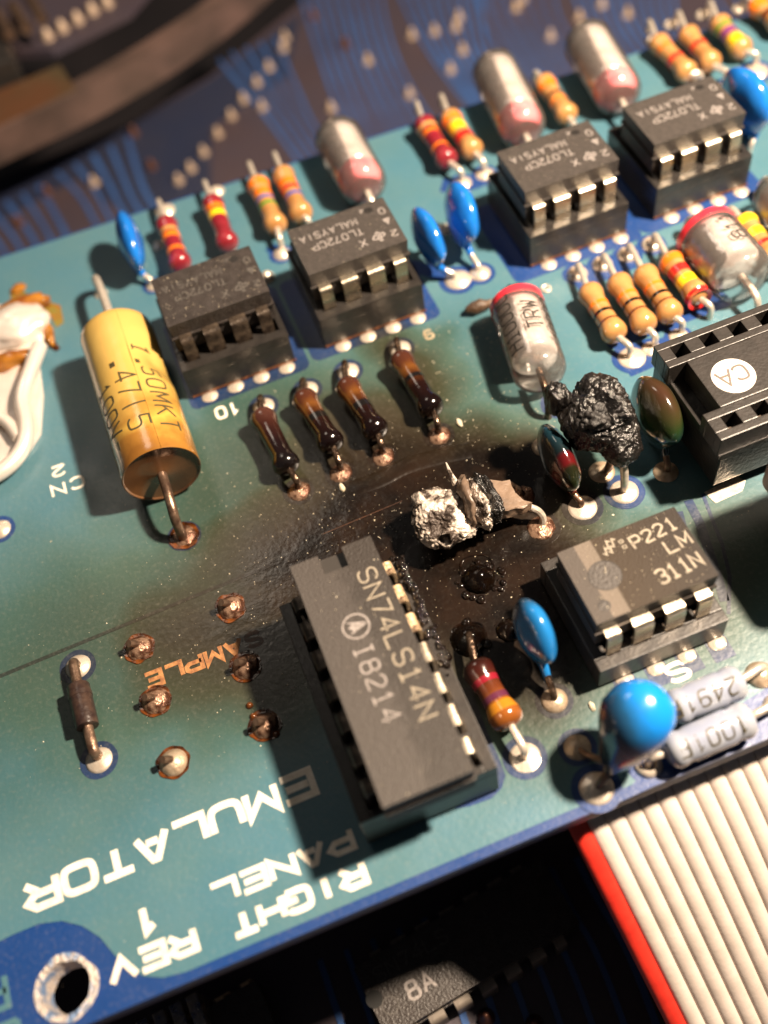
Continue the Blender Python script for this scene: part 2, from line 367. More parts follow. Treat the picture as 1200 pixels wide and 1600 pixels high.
def frame_of(a, b):
    a, b = Vector(a), Vector(b)
    d = (b-a).normalized()
    up = Vector((0, 0, 1)) if abs(d.z) < .95 else Vector((1, 0, 0))
    s = d.cross(up).normalized(); u = s.cross(d).normalized()
    return a, d, s, u

def lathe(bm, prof, a=(0, 0, 0), b=(0, 0, 1), seg=20, caps=True, wob=0.0):
    """Surface of revolution about a->b; prof = [(distance from a, radius)]."""
    a, d, s, u = frame_of(a, b)
    rings = []
    for (t, r) in prof:
        if r <= 1e-6:
            rings.append([bm.verts.new(a+d*t)])
        else:
            ring = []
            for i in range(seg):
                an = 2*math.pi*i/seg
                rr = r*(1+wob*noise.noise(Vector((math.cos(an)*1.3, math.sin(an)*1.3, t*1.1+a.x))))
                ring.append(bm.verts.new(a+d*t+(s*math.cos(an)+u*math.sin(an))*rr))
            rings.append(ring)
    for p, q in zip(rings[:-1], rings[1:]):
        if len(p) == 1 and len(q) == 1: continue
        for i in range(seg):
            j = (i+1) % seg
            if len(p) == 1: bm.faces.new((p[0], q[j], q[i]))
            elif len(q) == 1: bm.faces.new((p[i], p[j], q[0]))
            else: bm.faces.new((p[i], p[j], q[j], q[i]))
    if caps:
        if len(rings[0]) > 1: bm.faces.new(list(reversed(rings[0])))
        if len(rings[-1]) > 1: bm.faces.new(rings[-1])

def smooth_path(pts, it=2):
    pts = [Vector(p) for p in pts]
    for _ in range(it):
        o = [pts[0]]
        for p, q in zip(pts[:-1], pts[1:]):
            o += [p.lerp(q, .25), p.lerp(q, .75)]
        o.append(pts[-1]); pts = o
    return pts

def tube(bm, pts, r, seg=10, smooth=2, r2=None):
    pts = smooth_path(pts, smooth) if smooth else [Vector(p) for p in pts]
    rings = []; prev = None
    for i, p in enumerate(pts):
        t = (pts[min(i+1, len(pts)-1)]-pts[max(i-1, 0)]).normalized()
        if prev is None:
            ref = Vector((0, 0, 1)) if abs(t.z) < .9 else Vector((1, 0, 0))
            s = t.cross(ref).normalized()
        else:
            s = (prev-t*prev.dot(t)).normalized()
        prev = s; u = t.cross(s)
        rr = r if r2 is None else r+(r2-r)*i/(len(pts)-1)
        rings.append([bm.verts.new(p+(s*math.cos(2*math.pi*k/seg)+u*math.sin(2*math.pi*k/seg))*rr) for k in range(seg)])
    for p, q in zip(rings[:-1], rings[1:]):
        for i in range(seg):
            bm.faces.new((p[i], p[(i+1) % seg], q[(i+1) % seg], q[i]))
    bm.faces.new(list(reversed(rings[0]))); bm.faces.new(rings[-1])

def slab(bm, outer, z0, z1, holes=()):
    """Flat plate with the given outline and holes."""
    loops = [[(p[0], p[1]) for p in lp] for lp in [outer]+list(holes)]
    flat = [p for lp in loops for p in lp]
    tris = tessellate_polygon([[Vector((x, y, 0)) for x, y in lp] for lp in loops])
    top = [bm.verts.new((x, y, z1)) for x, y in flat]
    bot = [bm.verts.new((x, y, z0)) for x, y in flat]
    for t in tris:
        try:
            bm.faces.new([top[i] for i in t]); bm.faces.new([bot[i] for i in reversed(t)])
        except ValueError: pass
    o = 0
    for lp in loops:
        n = len(lp)
        for i in range(n):
            j = (i+1) % n
            bm.faces.new((bot[o+i], bot[o+j], top[o+j], top[o+i]))
        o += n

def circle(cx, cy, r, n=28, sx=1.0, sy=1.0, rough=0.0, seed=0):
    o = []
    for i in range(n):
        a = 2*math.pi*i/n
        rr = r*(1+rough*noise.noise(Vector((math.cos(a)*2+seed, math.sin(a)*2, seed*1.7))))
        o.append((cx+rr*sx*math.cos(a), cy+rr*sy*math.sin(a)))
    return o

def rounded(x0, x1, y0, y1, r, n=5):
    o = []
    for cx, cy, a0 in ((x1-r, y1-r, 0), (x0+r, y1-r, 90), (x0+r, y0+r, 180), (x1-r, y0+r, 270)):
        for i in range(n+1):
            a = math.radians(a0+90*i/n); o.append((cx+r*math.cos(a), cy+r*math.sin(a)))
    return o

def ribbon2d(pts, w, closed=False):
    """Left and right outlines of a stroke of width w along pts."""
    P2 = [Vector((p[0], p[1])) for p in pts]
    n = len(P2); L, Rr = [], []
    for i in range(n):
        a = P2[(i-1) % n] if (closed or i > 0) else None
        b = P2[(i+1) % n] if (closed or i < n-1) else None
        d1 = (P2[i]-a).normalized() if a is not None and (P2[i]-a).length > 1e-9 else None
        d2 = (b-P2[i]).normalized() if b is not None and (b-P2[i]).length > 1e-9 else None
        d1 = d1 or d2; d2 = d2 or d1
        t = d1+d2
        t = t.normalized() if t.length > 1e-6 else d1
        nrm = Vector((-t.y, t.x))
        c = max(.45, nrm.dot(Vector((-d1.y, d1.x))))
        o = nrm*(w/2/c)
        L.append(P2[i]+o); Rr.append(P2[i]-o)
    return L, Rr

def dirty_bm(bm, amt):
    for v in bm.verts:
        v.co += Vector([noise.noise(v.co*1.3+Vector((k*7.1, 0, 0))) for k in range(3)])*amt

def obj(name, bm, material, parent=None, smooth=False, bevel=0.0, label=None, loc=None, angle=40):
    if bevel:
        bmesh.ops.bevel(bm, geom=[e for e in bm.edges], offset=bevel, segments=2, affect='EDGES', profile=.6, clamp_overlap=True)
    bmesh.ops.scale(bm, vec=(K, K, K), verts=bm.verts)
    bmesh.ops.recalc_face_normals(bm, faces=bm.faces)
    me = bpy.data.meshes.new(name)
    bm.to_mesh(me); bm.free()
    me.materials.append(material)
    if smooth:
        for p in me.polygons: p.use_smooth = True
        me.set_sharp_from_angle(angle=math.radians(angle))
    o = bpy.data.objects.new(name, me)
    COL.objects.link(o)
    if parent: o.parent = parent
    if loc: o.location = (loc[0]*K, loc[1]*K, loc[2]*K)
    if label: o['label'] = label
    return o

def tag(o, label=None, cat=None, group=None, kind=None):
    if label: o['label'] = label
    if cat: o['category'] = cat
    if group: o['group'] = group
    if kind: o['kind'] = kind
    return o

def thing(name, label, cat, loc=(0, 0, 0), rz=0.0, group=None):
    o = bpy.data.objects.new(name, None); COL.objects.link(o)
    o.empty_display_size = .1
    o.location = (loc[0]*K, loc[1]*K, loc[2]*K); o.rotation_euler = (0, 0, rz)
    return tag(o, label, cat, group)

def copy_part(src, parent, loc):
    c = src.copy(); COL.objects.link(c); c.parent = parent
    c.location = (loc[0]*K, loc[1]*K, loc[2]*K)
    return c

# ------------------------------------------------------------------ stroke lettering
# glyphs on a unit box; a leading 's' marks strokes whose corners are rounded
G = {
 'A': [((0, 0), (.5, 1), (1, 0)), ((.2, .36), (.8, .36))],
 'B': [((0, 0), (0, 1), (.75, 1), (.95, .85), (.95, .65), (.75, .52), (0, .52)), ((.75, .52), (1, .38), (1, .15), (.8, 0), (0, 0))],
 'C': [('s', (1, .8), (.8, 1), (.2, 1), (0, .8), (0, .2), (.2, 0), (.8, 0), (1, .2))],
 'E': [((1, 1), (0, 1), (0, 0), (1, 0)), ((0, .5), (.85, .5))],
 'F': [((1, 1), (0, 1), (0, 0)), ((0, .5), (.85, .5))],
 'G': [('s', (1, .8), (.8, 1), (.2, 1), (0, .8), (0, .2), (.2, 0), (.8, 0), (1, .2), (1, .5), (.55, .5))],
 'H': [((0, 0), (0, 1)), ((1, 0), (1, 1)), ((0, .5), (1, .5))],
 'I': [((.5, 0), (.5, 1))],
 'K': [((0, 0), (0, 1)), ((1, 1), (0, .4)), ((.3, .58), (1, 0))],
 'L': [((0, 1), (0, 0), (1, 0))],
 'M': [((0, 0), (0, 1), (.5, .3), (1, 1), (1, 0))],
 'N': [((0, 0), (0, 1), (1, 0), (1, 1))],
 'O': [('s', (.5, 1), (.2, 1), (0, .8), (0, .2), (.2, 0), (.8, 0), (1, .2), (1, .8), (.8, 1), (.5, 1))],
 'P': [((0, 0), (0, 1), (.8, 1), (1, .85), (1, .6), (.8, .45), (0, .45))],
 'R': [((0, 0), (0, 1), (.8, 1), (1, .87), (1, .6), (.8, .47), (0, .47)), ((.6, .47), (1, 0))],
 'S': [('s', (1, .82), (.8, 1), (.2, 1), (0, .85), (0, .65), (.2, .52), (.8, .48), (1, .35), (1, .15), (.8, 0), (.2, 0), (0, .18))],
 'T': [((0, 1), (1, 1)), ((.5, 1), (.5, 0))],
 'U': [('s', (0, 1), (0, .2), (.2, 0), (.8, 0), (1, .2), (1, 1))],
 'V': [((0, 1), (.5, 0), (1, 1))],
 'W': [((0, 1), (.25, 0), (.5, .7), (.75, 0), (1, 1))],
 'X': [((0, 0), (1, 1)), ((0, 1), (1, 0))],
 'Y': [((0, 1), (.5, .5), (1, 1)), ((.5, .5), (.5, 0))],
 '0': [('s', (.5, 1), (.15, 1), (0, .75), (0, .25), (.15, 0), (.85, 0), (1, .25), (1, .75), (.85, 1), (.5, 1))],
 '1': [((.2, .78), (.55, 1), (.55, 0))],
 'i': [((.5, 0), (.5, 1)), ((.2, 0), (.8, 0)), ((.2, 1), (.8, 1))],
 'j': [((.2, .78), (.5, 1), (.5, 0)), ((.15, 0), (.85, 0))],
 '2': [('s', (0, .8), (.2, 1), (.8, 1), (1, .8), (1, .6), (0, .12), (0, 0)), ((0, 0), (1, 0))],
 '3': [('s', (0, .85), (.2, 1), (.8, 1), (1, .85), (1, .65), (.75, .52), (.4, .52)), ('s', (.75, .52), (1, .38), (1, .15), (.8, 0), (.2, 0), (0, .15))],
 '4': [((.75, 0), (.75, 1), (0, .3), (1, .3))],
 '5': [((1, 1), (.1, 1), (.05, .58)), ('s', (.05, .58), (.7, .62), (1, .5), (1, .12), (.8, 0), (.2, 0), (0, .15))],
 '7': [((0, 1), (1, 1), (.4, 0))],
 '8': [('s', (.5, .53), (.15, .53), (.05, .7), (.05, .85), (.2, 1), (.8, 1), (.95, .85), (.95, .7), (.85, .53), (.5, .53)),
       ('s', (.5, .53), (.12, .53), (0, .38), (0, .15), (.2, 0), (.8, 0), (1, .15), (1, .38), (.88, .53), (.5, .53))],
 '9': [('s', (1, .62), (.8, .45), (.2, .45), (0, .62), (0, .85), (.2, 1), (.8, 1), (1, .85), (1, .3), (.8, 0), (.2, 0), (0, .1))],
 '6': [('s', (0, .38), (.2, .55), (.8, .55), (1, .38), (1, .15), (.8, 0), (.2, 0), (0, .15), (0, .7), (.2, 1), (.8, 1), (1, .9))],
 '.': [((.4, 0), (.6, 0), (.6, .1), (.4, .1), (.4, 0))],
 ':': [((.4, .2), (.6, .2), (.6, .3), (.4, .3), (.4, .2)), ((.4, .7), (.6, .7), (.6, .8), (.4, .8), (.4, .7))],
 '/': [((.5, -.05), (.5, 1.05))],
 '-': [((.1, .5), (.9, .5))],
 '^': [((.1, .1), (.5, .9), (.9, .1), (.1, .1))],
}
# wider, heavier capitals for the board's own name
WIDE = dict(G)
WIDE.update({
 'R': [((0, 0), (0, 1), (.74, 1), (1, .74), (.74, .47), (.12, .47)), ((.62, .40), (1, 0))],
 'P': [((0, 0), (0, 1), (.74, 1), (1, .72), (.74, .42), (.12, .42))],
 'O': [('s', (.5, 1), (.16, 1), (0, .84), (0, .16), (.16, 0), (.84, 0), (1, .16), (1, .84), (.84, 1), (.5, 1))],
 'U': [('s', (0, 1), (0, .2), (.2, 0), (.8, 0), (1, .2), (1, 1))],
 'G': [('s', (1, .82), (.92, 1), (.16, 1), (0, .84), (0, .16), (.16, 0), (.98, 0)), ((.98, .0), (1, .45), (.55, .45))],
 'M': [((0, 0), (0, 1), (.5, .25), (1, 1), (1, 0))],
 'E': [((1, 1), (0, 1), (0, 0), (1, 0)), ((.14, .5), (.9, .5))],
 'A': [((0, 0), (.42, 1), (.58, 1), (1, 0)), ((.3, .28), (.7, .28))],
 'H': [((0, 0), (0, 1)), ((1, 0), (1, 1)), ((.14, .5), (.86, .5))],
 'T': [((0, 1), (1, 1)), ((.5, .86), (.5, 0))],
})
def chaikin(p, it=2):
    for _ in range(it):
        o = [p[0]]
        for a, b in zip(p[:-1], p[1:]):
            o += [(a[0]*.75+b[0]*.25, a[1]*.75+b[1]*.25), (a[0]*.25+b[0]*.75, a[1]*.25+b[1]*.75)]
        o.append(p[-1]); p = o
    return p

def text_into(bm, text, place, cw, ch, pitch, w, depth=.02, seg_len=None, font=None):
    """place(s, t, lift) -> point in millimetres; s runs along the line of text, t towards the letters' tops."""
    lift = 0.0
    for k, chx in enumerate(text):
        if chx == ' ': continue
        for st in (font or G)[chx]:
            sm = st[0] == 's'
            pts = list(st[1:]) if sm else list(st)
            if sm: pts = chaikin(pts)
            closed = pts[0] == pts[-1]
            if closed: pts = pts[:-1]
            pts = [(k*pitch+p[0]*cw, p[1]*ch) for p in pts]
            if seg_len:
                o = []
                for a, b in zip(pts, pts[1:]+([pts[0]] if closed else [])):
                    nseg = max(1, int(math.hypot(b[0]-a[0], b[1]-a[1])/seg_len))
                    o += [(a[0]+(b[0]-a[0])*i/nseg, a[1]+(b[1]-a[1])*i/nseg) for i in range(nseg)]
                if not closed: o.append(pts[-1])
                pts = o
            L, Rr = ribbon2d(pts, w, closed)
            n = len(pts); lift += .0015
            T = [bm.verts.new(place(p.x, p.y, depth+lift)) for p in L]
            Q = [bm.verts.new(place(p.x, p.y, depth+lift)) for p in Rr]
            T0 = [bm.verts.new(place(p.x, p.y, -.01)) for p in L]
            Q0 = [bm.verts.new(place(p.x, p.y, -.01)) for p in Rr]
            for i in range(n if closed else n-1):
                j = (i+1) % n
                bm.faces.new((Q[i], Q[j], T[j], T[i]))
                bm.faces.new((T[i], T[j], T0[j], T0[i]))
                bm.faces.new((Q0[i], Q0[j], Q[j], Q[i]))
            if not closed:
                bm.faces.new((Q[0], T[0], T0[0], Q0[0])); bm.faces.new((T[-1], Q[-1], Q0[-1], T0[-1]))

def flat_text(name, text, x, y, z, ang, cw, ch, pitch, w, material, parent, depth=.02, font=None):
    """Line of flat lettering starting at (x, y); ang is the reading direction."""
    ca, sa = math.cos(ang), math.sin(ang)
    bm = new_bm()
    text_into(bm, text, lambda s, t, h: Vector((x+s*ca-t*sa, y+s*sa+t*ca, z+h)), cw, ch, pitch, w, depth, None, font)
    return obj(name, bm, material, parent)
PI = math.pi
# ================================================================== the board
board = thing('circuit_board', 'teal circuit board with a large tarry scorch mark, carrying all the small components', 'circuit board', (0, 0, 0))
HOLE = (-26.6, -50.6)
front_y = lambda x: -53.55-0.0045*(x-10)
back_y = lambda x: 23.1-0.0355*(x+18)
edge = [(-60, front_y(-60)), (80, front_y(80)), (80, back_y(80)), (-60, back_y(-60))]
bm = new_bm()
slab(bm, edge, -1.6, 0.0, [circle(HOLE[0], HOLE[1], 1.75, 40, rough=.05, seed=3)])
obj('board_panel', bm, M['blue'], board)
bm = new_bm()   # raw laminate seen along the cut edges
slab(bm, [(-60.05, front_y(-60)-.03), (80.05, front_y(80)-.03), (80.05, back_y(80)+.03), (-60.05, back_y(-60)+.03)], -1.45, -.35,
     [circle(HOLE[0], HOLE[1], 1.7, 24)])
obj('laminate_core', bm, M['laminate'], board)
# copper plane under teal lacquer, held back from the front edge and from the mounting hole
bm = new_bm()
cut = [(-60, -45.6), (-31.5, -45.9), (-29.5, -45.75), (-27.6, -45.75), (-26, -46.2), (-24.7, -47.1), (-23.7, -48.3), (-23.0, -49.8),
       (-22.3, -51.0), (-21.4, -51.9), (-20.2, -52.5), (-18.6, -52.75)]
slab(bm, cut+[(80, front_y(80)+.75), (80, back_y(80)-.25), (-60, back_y(-60)-.25)], -.02, .045)
obj('copper_plane', bm, M['teal'], board)

def patch(pts, z=.065, name='clearance_strip', material='blue'):
    bm = new_bm(); slab(bm, pts, .02, z); return obj(name, bm, M[material], board)
def strip(pts, w, z=.065, name='clearance_line', material='blue'):
    L, Rr = ribbon2d(pts, w)
    return patch([tuple(p) for p in L]+[tuple(p) for p in reversed(Rr)], z, name, material)

# long gap line that runs across the board, and a thin one beside it
strip([(-60, -26.1), (-27, -25.55), (-9, -25.1), (1.5, -24.95), (7.5, -24.8)], .34, material='gap')
strip([(1.2, -24.0), (8.5, -23.75)], .05, .06, 'scratch', 'silk_soot')
# letters of bare copper colour inside the blue corner at the very left
flat_text('lettering', 'R', -30.6, -48.2, .0, PI, 1.9, 2.0, 2.5, .42, M['teal'], board, .04)
flat_text('lettering', 'B', -30.2, -51.3, .0, PI, 1.9, 2.0, 2.5, .42, M['teal'], board, .04)

# silkscreen, upside down to the camera: it reads towards -x
ZS = .045
flat_text('lettering', 'EMULATOR', -6.45, -42.75, ZS, PI+.005, 2.2, 1.8, 2.78, .54, M['silk'], board, .02, WIDE)
flat_text('lettering', 'RIGHT', -5.15, -50.55, ZS, PI-.0, 1.6, 1.35, 2.0, .46, M['silk'], board, .02, WIDE)
flat_text('lettering', 'PANEL', -5.15, -48.05, ZS, PI-.0, 1.7, 1.3, 2.17, .41, M['silk'], board, .02, WIDE)
flat_text('lettering', 'REV', -17.5, -50.25, ZS, PI+.0, 1.7, 1.35, 2.15, .45, M['silk'], board, .02, WIDE)
flat_text('lettering', '1', -19.6, -47.6, ZS, PI, 1.6, 1.6, 2, .50, M['silk'], board)
flat_text('lettering', 'S', -6.5, -30.35, ZS, PI, 1.1, 1.15, 1.62, .34, M['silk_soot'], board)
flat_text('lettering', 'AMPLE', -8.15, -30.35, ZS, PI, 1.25, 1.2, 1.66, .36, M['silk_brown'], board)
flat_text('lettering', '10', -1.5, -7.05, ZS, PI, .85, 1.25, 1.2, .26, M['silk'], board)
flat_text('lettering', '9', 17.9, -7.0, ZS, PI, .75, 1.05, 1.2, .2, M['silk_tan'], board)
flat_text('lettering', 'CN', -16.7, -8.9, ZS, PI, 1.15, 1.2, 1.75, .22, M['silk'], board)
flat_text('lettering', '2', -18.1, -6.9, ZS, PI, 1.05, 1.1, 1.2, .22, M['silk'], board)
flat_text('lettering', 'S', 22.4, -45.95, ZS, PI, 1.5, 1.3, 1.2, .34, M['silk'], board)

# blue clearance fields round the rows of pads
def fld(x0, x1, y0, y1, r=.8): return patch(rounded(x0, x1, y0, y1, r))
fld(-5.5, 6.2, -6.35, 5.4)                       # below and around the sockets
fld(6.6, 19.6, -5.9, 5.4)
fld(27.5, 41.0, -5.5, 6.0)
fld(41.0, 54.5, -5.3, 6.0, 1.2)
patch([(2.45, -49.63), (3.49, -49.86), (5.09, -49.94), (6.06, -49.55), (6.69, -48.81), (6.81, -47.20), (6.83, -45.09), (7.16, -41.37), (6.38, -41.59), (5.77, -45.17), (2.47, -48.18)])
for k in range(4):
    x = 17.2+2.54*k+.55
    fld(x-.85, x+.85, -47.15, -44.6, .12)
strip([(29.79, -33.68), (29.57, -35.81), (29.06, -37.88), (28.26, -41.00), (27.71, -42.90)], .75)
strip([(28.56, -34.33), (28.03, -36.09), (27.41, -38.40)], .7)
strip([(31.16, -33.63), (30.62, -35.96), (30.13, -38.37), (29.19, -41.12), (27.41, -43.97)], .3)
strip([(14.92, -30.01), (15.24, -32.68), (14.88, -35.86)], .55, .068)
fld(31.6, 44, -16.8, -14.9, .6)
strip([(32.35, -7.54), (35.04, -7.52), (38.47, -7.41)], 2.6)
strip([(31.70, -19.04), (33.97, -18.93), (37.36, -18.54)], 2.4)
strip([(19.24, 1.67), (22.04, -1.43)], 1.6)
strip([(-2.99, 10.76), (-1.89, 7.26)], 1.6)
strip([(7.26, 9.44), (8.43, 9.85)], 2.4)
strip([(26.45, 10.83), (28.25, 9.63), (31.71, 9.63)], 2.0)
strip([(55.34, 10.97), (58.47, 9.17)], 2.4)
patch([(12.30, -53.68), (15.96, -52.40), (17.81, -52.68), (24.94, -50.53), (26.91, -50.30), (28.42, -51.24), (25.83, -53.30)], .063)
bm = new_bm(); slab(bm, [(31.31, -33.56), (34.40, -33.28), (34.86, -33.99), (34.12, -34.75), (31.60, -34.87)], .02, .09)
obj('bare_tinned_patch', bm, M['solder'], board)
bm = new_bm(); slab(bm, [(31.56, -21.33), (33.25, -21.20), (33.17, -21.80), (31.48, -22.17)], .02, .09)
obj('white_bar', bm, M['silk'], board)

# ------------------------------------------------------------------ solder joints, each a part with its pin and ring
_ring = {}
def ring_mesh(r):
    key = round(r, 2)
    if key not in _ring:
        bm = new_bm(); slab(bm, circle(0, 0, r*1.42, 32, rough=.03, seed=r), .02, .066)
        o = obj('clearance_ring', bm, M['blue'], board); _ring[key] = o; return o, True
    return _ring[key], False
def joint(p, r=1.0, h=.5, kind='solder', ring=True, pin=None, hollow=False, seed=0, sy=1.0):
    x, y = p[0], p[1]
    if ring:
        o, fresh = ring_mesh(r)
        if not fresh: o = copy_part(o, board, (x, y, 0))
        o.location = (x*K, y*K, random.uniform(0, .004)*K)
        o.rotation_euler = (0, 0, random.uniform(0, 6))
    bm = new_bm()
    if hollow:
        prof = [(0, r), (.10, r), (h*.7, r*.8), (h*.8, r*.62), (h*.4, r*.45), (-.2, r*.36)]
        lathe(bm, prof, (0, 0, .02), (0, 0, 1), 24, caps=False)
    else:
        prof = [(0, r), (.08, r*.99), (h*.42, r*.80), (h*.72, r*.55), (h*.9, r*.3), (h, 0)]
        lathe(bm, prof, (0, 0, .02), (0, 0, 1), 24, caps=False, wob=.10 if kind == 'solder_burnt' else .05)
    if kind in ('solder_burnt', 'solder_tar'):
        for v in bm.verts: v.co += Vector((noise.noise(v.co*2.2+Vector((x, y, 0))), noise.noise(v.co*2.2+Vector((y, x, 3))), 0))*.12
    if sy != 1.0:
        for v in bm.verts: v.co.y *= sy
    j = obj('solder_joint', bm, M[kind], board, smooth=True, loc=(x, y, 0), angle=70)
    if kind == 'solder_burnt': j['label'] = 'browned solder joint'
    if kind == 'solder_tar': j['label'] = 'solder joint drowned in black tar'
    if pin:
        bm = new_bm(); tube(bm, pin, .3, 8, 1)
        obj('pin', bm, M['wire_dark'], j, smooth=True)
    return j

for p in ((0.68, -8.78), (4.96, -8.72), (9.13, -8.34), (14.45, -7.98)): joint(p, 1.0, .45)
for p in ((0.72, -19.01), (4.65, -18.80), (8.62, -18.75), (13.93, -18.78)): joint(p, .98, .5, 'solder_burnt')
joint((-9.75, -19.12), 1.05, .5, 'solder_burnt')
joint((22.67, -2.33), 1.3, .5); joint((24.93, -2.55), 1.05, .6)
joint((32.81, -18.36), 1.25, .35); joint((34.86, -18.21), .9, .4); joint((37.70, -17.94), .9, .4)
for p in ((33.13, -6.91), (35.78, -6.86), (38.45, -6.82), (41.11, -6.67)): joint(p, 1.0, .6, hollow=True)
joint((29.68, -7.27), .55, .3, hollow=True, ring=False)
joint((21.63, -23.78), 1.05, .4, 'solder_dull', ring=False); joint((21.78, -30.74), 1.2, .35); joint((25.54, -30.78), 1.2, .4)
joint((24.69, -20.18), 1.1, .4, 'solder_dull'); joint((24.80, -28.23), 1.1, .4, 'solder_dull', ring=False)
joint((30.16, -23.48), 1.0, .4, 'solder_burnt', ring=False); joint((29.53, -30.47), 1.05, .4, 'solder_dull', ring=False)
joint((17.76, -27.60), 1.05, .4, 'solder_burnt', ring=True); joint((17.88, -31.04), 1.15, .45, 'solder_burnt')
joint((12.34, -45.03), 1.0, .6, 'solder_dull'); joint((12.29, -48.93), 1.0, .5, 'solder_dull')
joint((12.19, -52.15), 1.25, .4); joint((8.51, -48.14), 1.15, .3)
joint((16.26, -52.02), 1.05, .6, hollow=True); joint((26.90, -49.20), 1.1, .8, 'solder_dull', ring=False); joint((26.74, -51.85), 1.1, .8)
joint((-20.93, -27.36), 1.05, .5); joint((-21.00, -35.72), 1.05, .4); joint((-24.78, -11.44), 1.0, .5)
joint((28.44, 10.08), 1.0, .5); joint((31.03, 10.22), 1.0, .5); joint((8.20, 9.15), .9, .6); joint((-1.11, 21.31), 1.1, .6, ring=False)
joint((4.73, 21.52), .9, .6, ring=False); joint((59.29, 10.17), 1.2, .6); joint((63.23, 11.13), 1.3, .5); joint((-4.95, 11.08), .8, .5)
joint((57.08, 12.69), .9, .5); joint((-10.19, 12.50), .7, .5, ring=False)
joint((-3.12, 16.45), .6, .6, ring=False); joint((24.00, 4.90), .8, .5, ring=False); joint((5.90, 6.65), .8, .9, ring=False)
# hollow rings at the far right corner
for p in ((56.23, 21.25), (59.50, 22.86), (63.38, 22.62), (67.39, 21.60)): joint(p, .8, .5, hollow=True, ring=False)

# tarred joints near the burn
joint((8.54, -37.91), 1.45, 1.3, 'solder_tar', ring=False); joint((11.36, -33.31), 1.4, 1.2, 'solder_tar', ring=False); joint((11.67, -38.41), 1.0, .6, 'solder_tar', ring=False)
joint((5.97, -38.54), .8, .5, 'solder_tar', ring=False)

# six clipped posts standing in browned solder with flux round them
for i, (p, kk) in enumerate((((-15.88, -27.83), 0), ((-8.01, -27.40), 1), ((-8.35, -32.92), 1), ((-15.78, -32.82), 0), ((-8.39, -38.18), 1), ((-15.71, -38.20), 0))):
    x, y = p[0], p[1]
    bm = new_bm()
    slab(bm, circle(0, 0, 1.32, 36, rough=.12, seed=i*3.3), .02, .12)
    f = obj('flux_ring', bm, M['flux'], board, loc=(x, y, 0))
    j = joint(p, 1.12, .8, 'solder_burnt' if kk or i != 5 else 'solder_dull', ring=False, seed=i)
    bm = new_bm(); tube(bm, [(.1, .05, .4), (-.15, 0, 1.0), (-.45, -.1, 1.5)], .3, 9, 1)
    obj('pin', bm, M['wire_dark'], j, smooth=True, angle=50)
for p in ((-9.01, -36.17), (-7.79, -39.21), (-9.00, -37.13)):
    bm = new_bm(); lathe(bm, [(0, .3), (.12, .26), (.25, .12), (.28, 0)], (0, 0, .04), (0, 0, 1), 12, caps=False)
    obj('flux_bead', bm, M['flux'], board, smooth=True, loc=(p[0], p[1], 0))
# rusty collar of flux on the yellow capacitor's joint
p = (-9.75, -19.12)
bm = new_bm(); slab(bm, circle(0, 0, 1.35, 36, rough=.12, seed=9), .02, .14); obj('flux_ring', bm, M['flux'], board, loc=(p[0], p[1], 0))

# mounting hole: torn bright copper collar and barrel
bm = new_bm()
slab(bm, circle(HOLE[0], HOLE[1], 2.2, 90, rough=.08, seed=5), .0, .07, [circle(HOLE[0], HOLE[1], 1.72, 40, rough=.05, seed=3)])
obj('scraped_hole_collar', bm, M['bare_copper'], board)
bm = new_bm()
n = 40; oc = circle(HOLE[0], HOLE[1], 1.74, n, rough=.05, seed=3); ic = circle(HOLE[0], HOLE[1], 1.5, n, rough=.12, seed=4)
a_ = [bm.verts.new((q[0], q[1], .1+.08*noise.noise(Vector((q[0]*2, q[1]*2, 0))))) for q in oc]; b_ = [bm.verts.new((q[0], q[1], -1.7)) for q in ic]
c_ = [bm.verts.new((q[0], q[1], .0+.12*noise.noise(Vector((q[0]*3, q[1]*3, 5))))) for q in circle(HOLE[0], HOLE[1], 1.98, n, rough=.06, seed=8)]
for i in range(n):
    j = (i+1) % n
    bm.faces.new((a_[i], a_[j], b_[j], b_[i])); bm.faces.new((c_[i], c_[j], a_[j], a_[i]))
obj('hole_barrel', bm, M['bare_copper'], board, smooth=True)

# amber flux smears beside the lug
bm = new_bm(); slab(bm, [(-18.95, 17.51), (-18.02, 17.73), (-17.43, 16.42), (-15.77, 14.38), (-14.37, 12.88), (-14.54, 10.37), (-15.38, 10.13), (-15.65, 12.18), (-17.14, 14.29), (-18.97, 15.43)], .04, .075)
obj('flux_smear', bm, M['flux_stain'], board)
bm = new_bm(); slab(bm, [(-16.85, 11.54), (-16.30, 9.84), (-15.52, 7.13), (-16.02, 6.92), (-16.93, 8.29)], .04, .09)
obj('flux_smear', bm, M['flux'], board)

# ------------------------------------------------------------------ pads showing in front of the sockets
def row_pads(x0, y, n=4, pitch=2.54, r=.78, sy=.9, kind='solder'):
    for k in range(n):
        joint((x0+pitch*k, y), r, .28, kind, ring=False, sy=sy)
